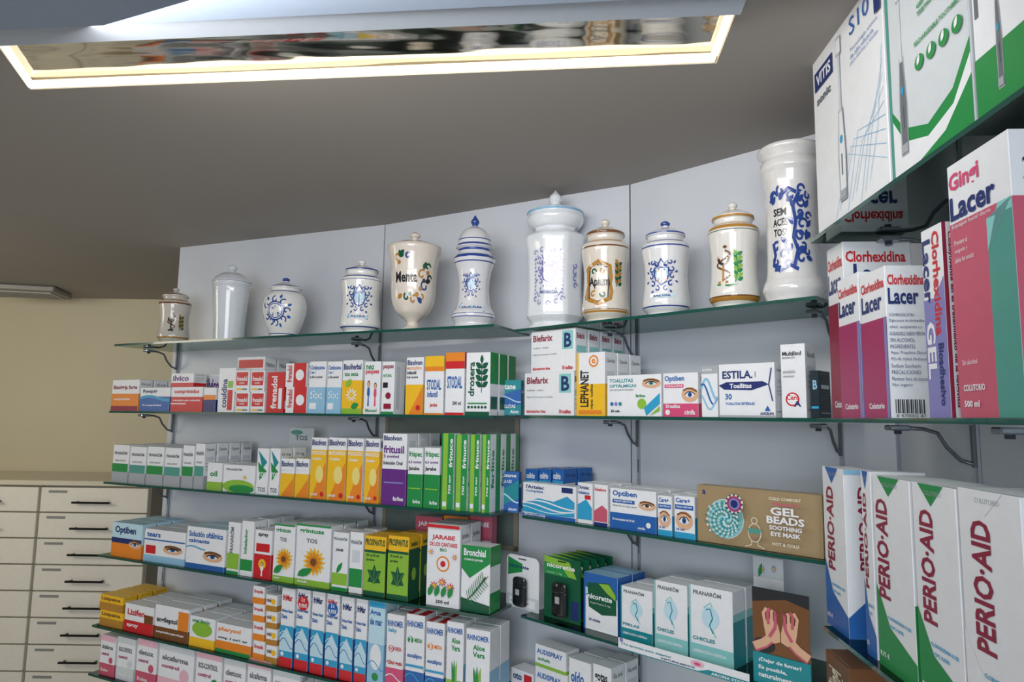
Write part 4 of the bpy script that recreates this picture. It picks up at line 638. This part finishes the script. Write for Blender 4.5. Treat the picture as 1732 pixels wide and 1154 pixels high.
mb.box(-w/2,w/2,-.004,-.001,z0,z1,mat('#8b9693',.14,metal=.4,name='dark_mirror'))
for a in ((-w/2,-w/2+.012,z0,z1),(w/2-.012,w/2,z0,z1),(-w/2,w/2,z1-.012,z1),(-w/2,w/2,z0,z0+.012)): mb.box(a[0],a[1],-.007,-.001,a[2],a[3],mat('#9a8f7c',.4))
c=(A+B)/2;mb.obj('wall_display',loc=(c.x,c.y,CZ),rot=atan2(u.y,u.x),label='dark framed glass panel mounted on white wall',category='glass panel')
# drawer cabinet
cm=mat('#e8e3d6',.35,name='cabinet_white');cy0=2.95
def xat(px): return hit(px,-.4,Vector((0,cy0)),Vector((1,0))).x
def cabinet(xa,xb,label):
    e=bpy.data.objects.new('drawer_cabinet',None);COL.objects.link(e);w=xb-xa;e.location=((xa+xb)/2,cy0,0);e['label']=label;e['category']='drawer cabinet';e['group']='pharmacy drawer cabinets'
    top=CZ-.30;mb=MB();mb.box(-w/2,w/2,.016,.4,.001,top-.012,mat('#a59f90',.5),.002);mb.obj('body',parent=e)
    ph=.107;zt=top-.02
    while zt-ph>.05:
        mb=MB();mb.box(-w/2+.004,w/2-.004,-.004,.016,zt-ph+.006,zt,cm,.002);mb.box(-.0+w*-.42,-w*.25,-.0055,-.004,zt-.022,zt-.012,mat('#8d8d88',.4));d=mb.obj('drawer',parent=e)
        mb=MB();hz=zt-ph*.55;mb.tube([(-w*.17,-.028,hz),(w*.17,-.028,hz)],.0045,mat('#3c3b3a',.3,metal=.7),10)
        for s in (-1,1): mb.tube([(s*w*.14,-.028,hz),(s*w*.14,-.004,hz)],.0035,mat('#3c3b3a',.3,metal=.7),8)
        mb.obj('handle',parent=d,label='dark metal bar handle')
        zt-=ph
xs_=[xat(-113),xat(66),xat(252)]
for i in range(2): cabinet(xs_[i]+.002,xs_[i+1]-.002,'cream drawer cabinet with rows of dark bar handles')
mb=MB();mb.box(xs_[0]-.3,xs_[2]+.25,cy0-.02,cy0+.42,CZ-.311,CZ-.29,mat('#d8d0ba',.3,name='worktop'),.003);mb.obj('worktop',label='cream worktop over the drawer cabinets',category='worktop')
p=unz(38,487,ZC);mb=MB()
mb.box(-.17,.17,-.11,.11,-.03,-.001,mat('#8d8984',.4,metal=.3),.006)
mb2=MB();mb2.box(-.15,.15,-.09,.09,-.034,-.0305,mat('#c9c4ba',.4),.001)
o=mb.obj('ceiling_lamp',loc=(p.x,p.y,ZC+CZ),rot=.25,label='grey rectangular flush ceiling lamp, switched off',category='ceiling lamp')
for i in range(5): mb2.box(-.14,.14,-.07+i*.032,-.06+i*.032,-.036,-.0342,mat('#6f6c68',.4))
mb2.obj('louvre',parent=o)
# ---------------------------------------------------------------- lights
def area(name,loc,tgt,size,power,col,sy=None):
    l=bpy.data.lights.new(name,'AREA');l.energy=power;l.color=col;l.size=size
    if sy: l.shape='RECTANGLE';l.size_y=sy
    o=bpy.data.objects.new(name,l);COL.objects.link(o);o.location=Vector(loc)+Vector((0,0,CZ))
    d=Vector(tgt)-Vector(loc);o.rotation_euler=d.to_track_quat('-Z','Y').to_euler()
area('window_light',(-.6,-1.4,.15),(-.1,1.6,-.1),1.5,34,(.88,.94,1),1.0)
area('ceiling_panel_light',(-.2,.75,.54),(.15,1.6,.1),.9,8.5,(1,.96,.9),.2)
area('room_light',(-2.6,1.6,.4),(-2.2,3.2,-.2),.8,12,(1,.92,.76))
area('floor_bounce_light',(-1.4,.6,-1.3),(-1.2,1.2,.5),1.4,5.5,(1,.94,.85))
wd=bpy.data.worlds.new('world');scn.world=wd;wd.use_nodes=True
bg=wd.node_tree.nodes['Background'];bg.inputs[0].default_value=(.76,.84,1,1);bg.inputs[1].default_value=.27
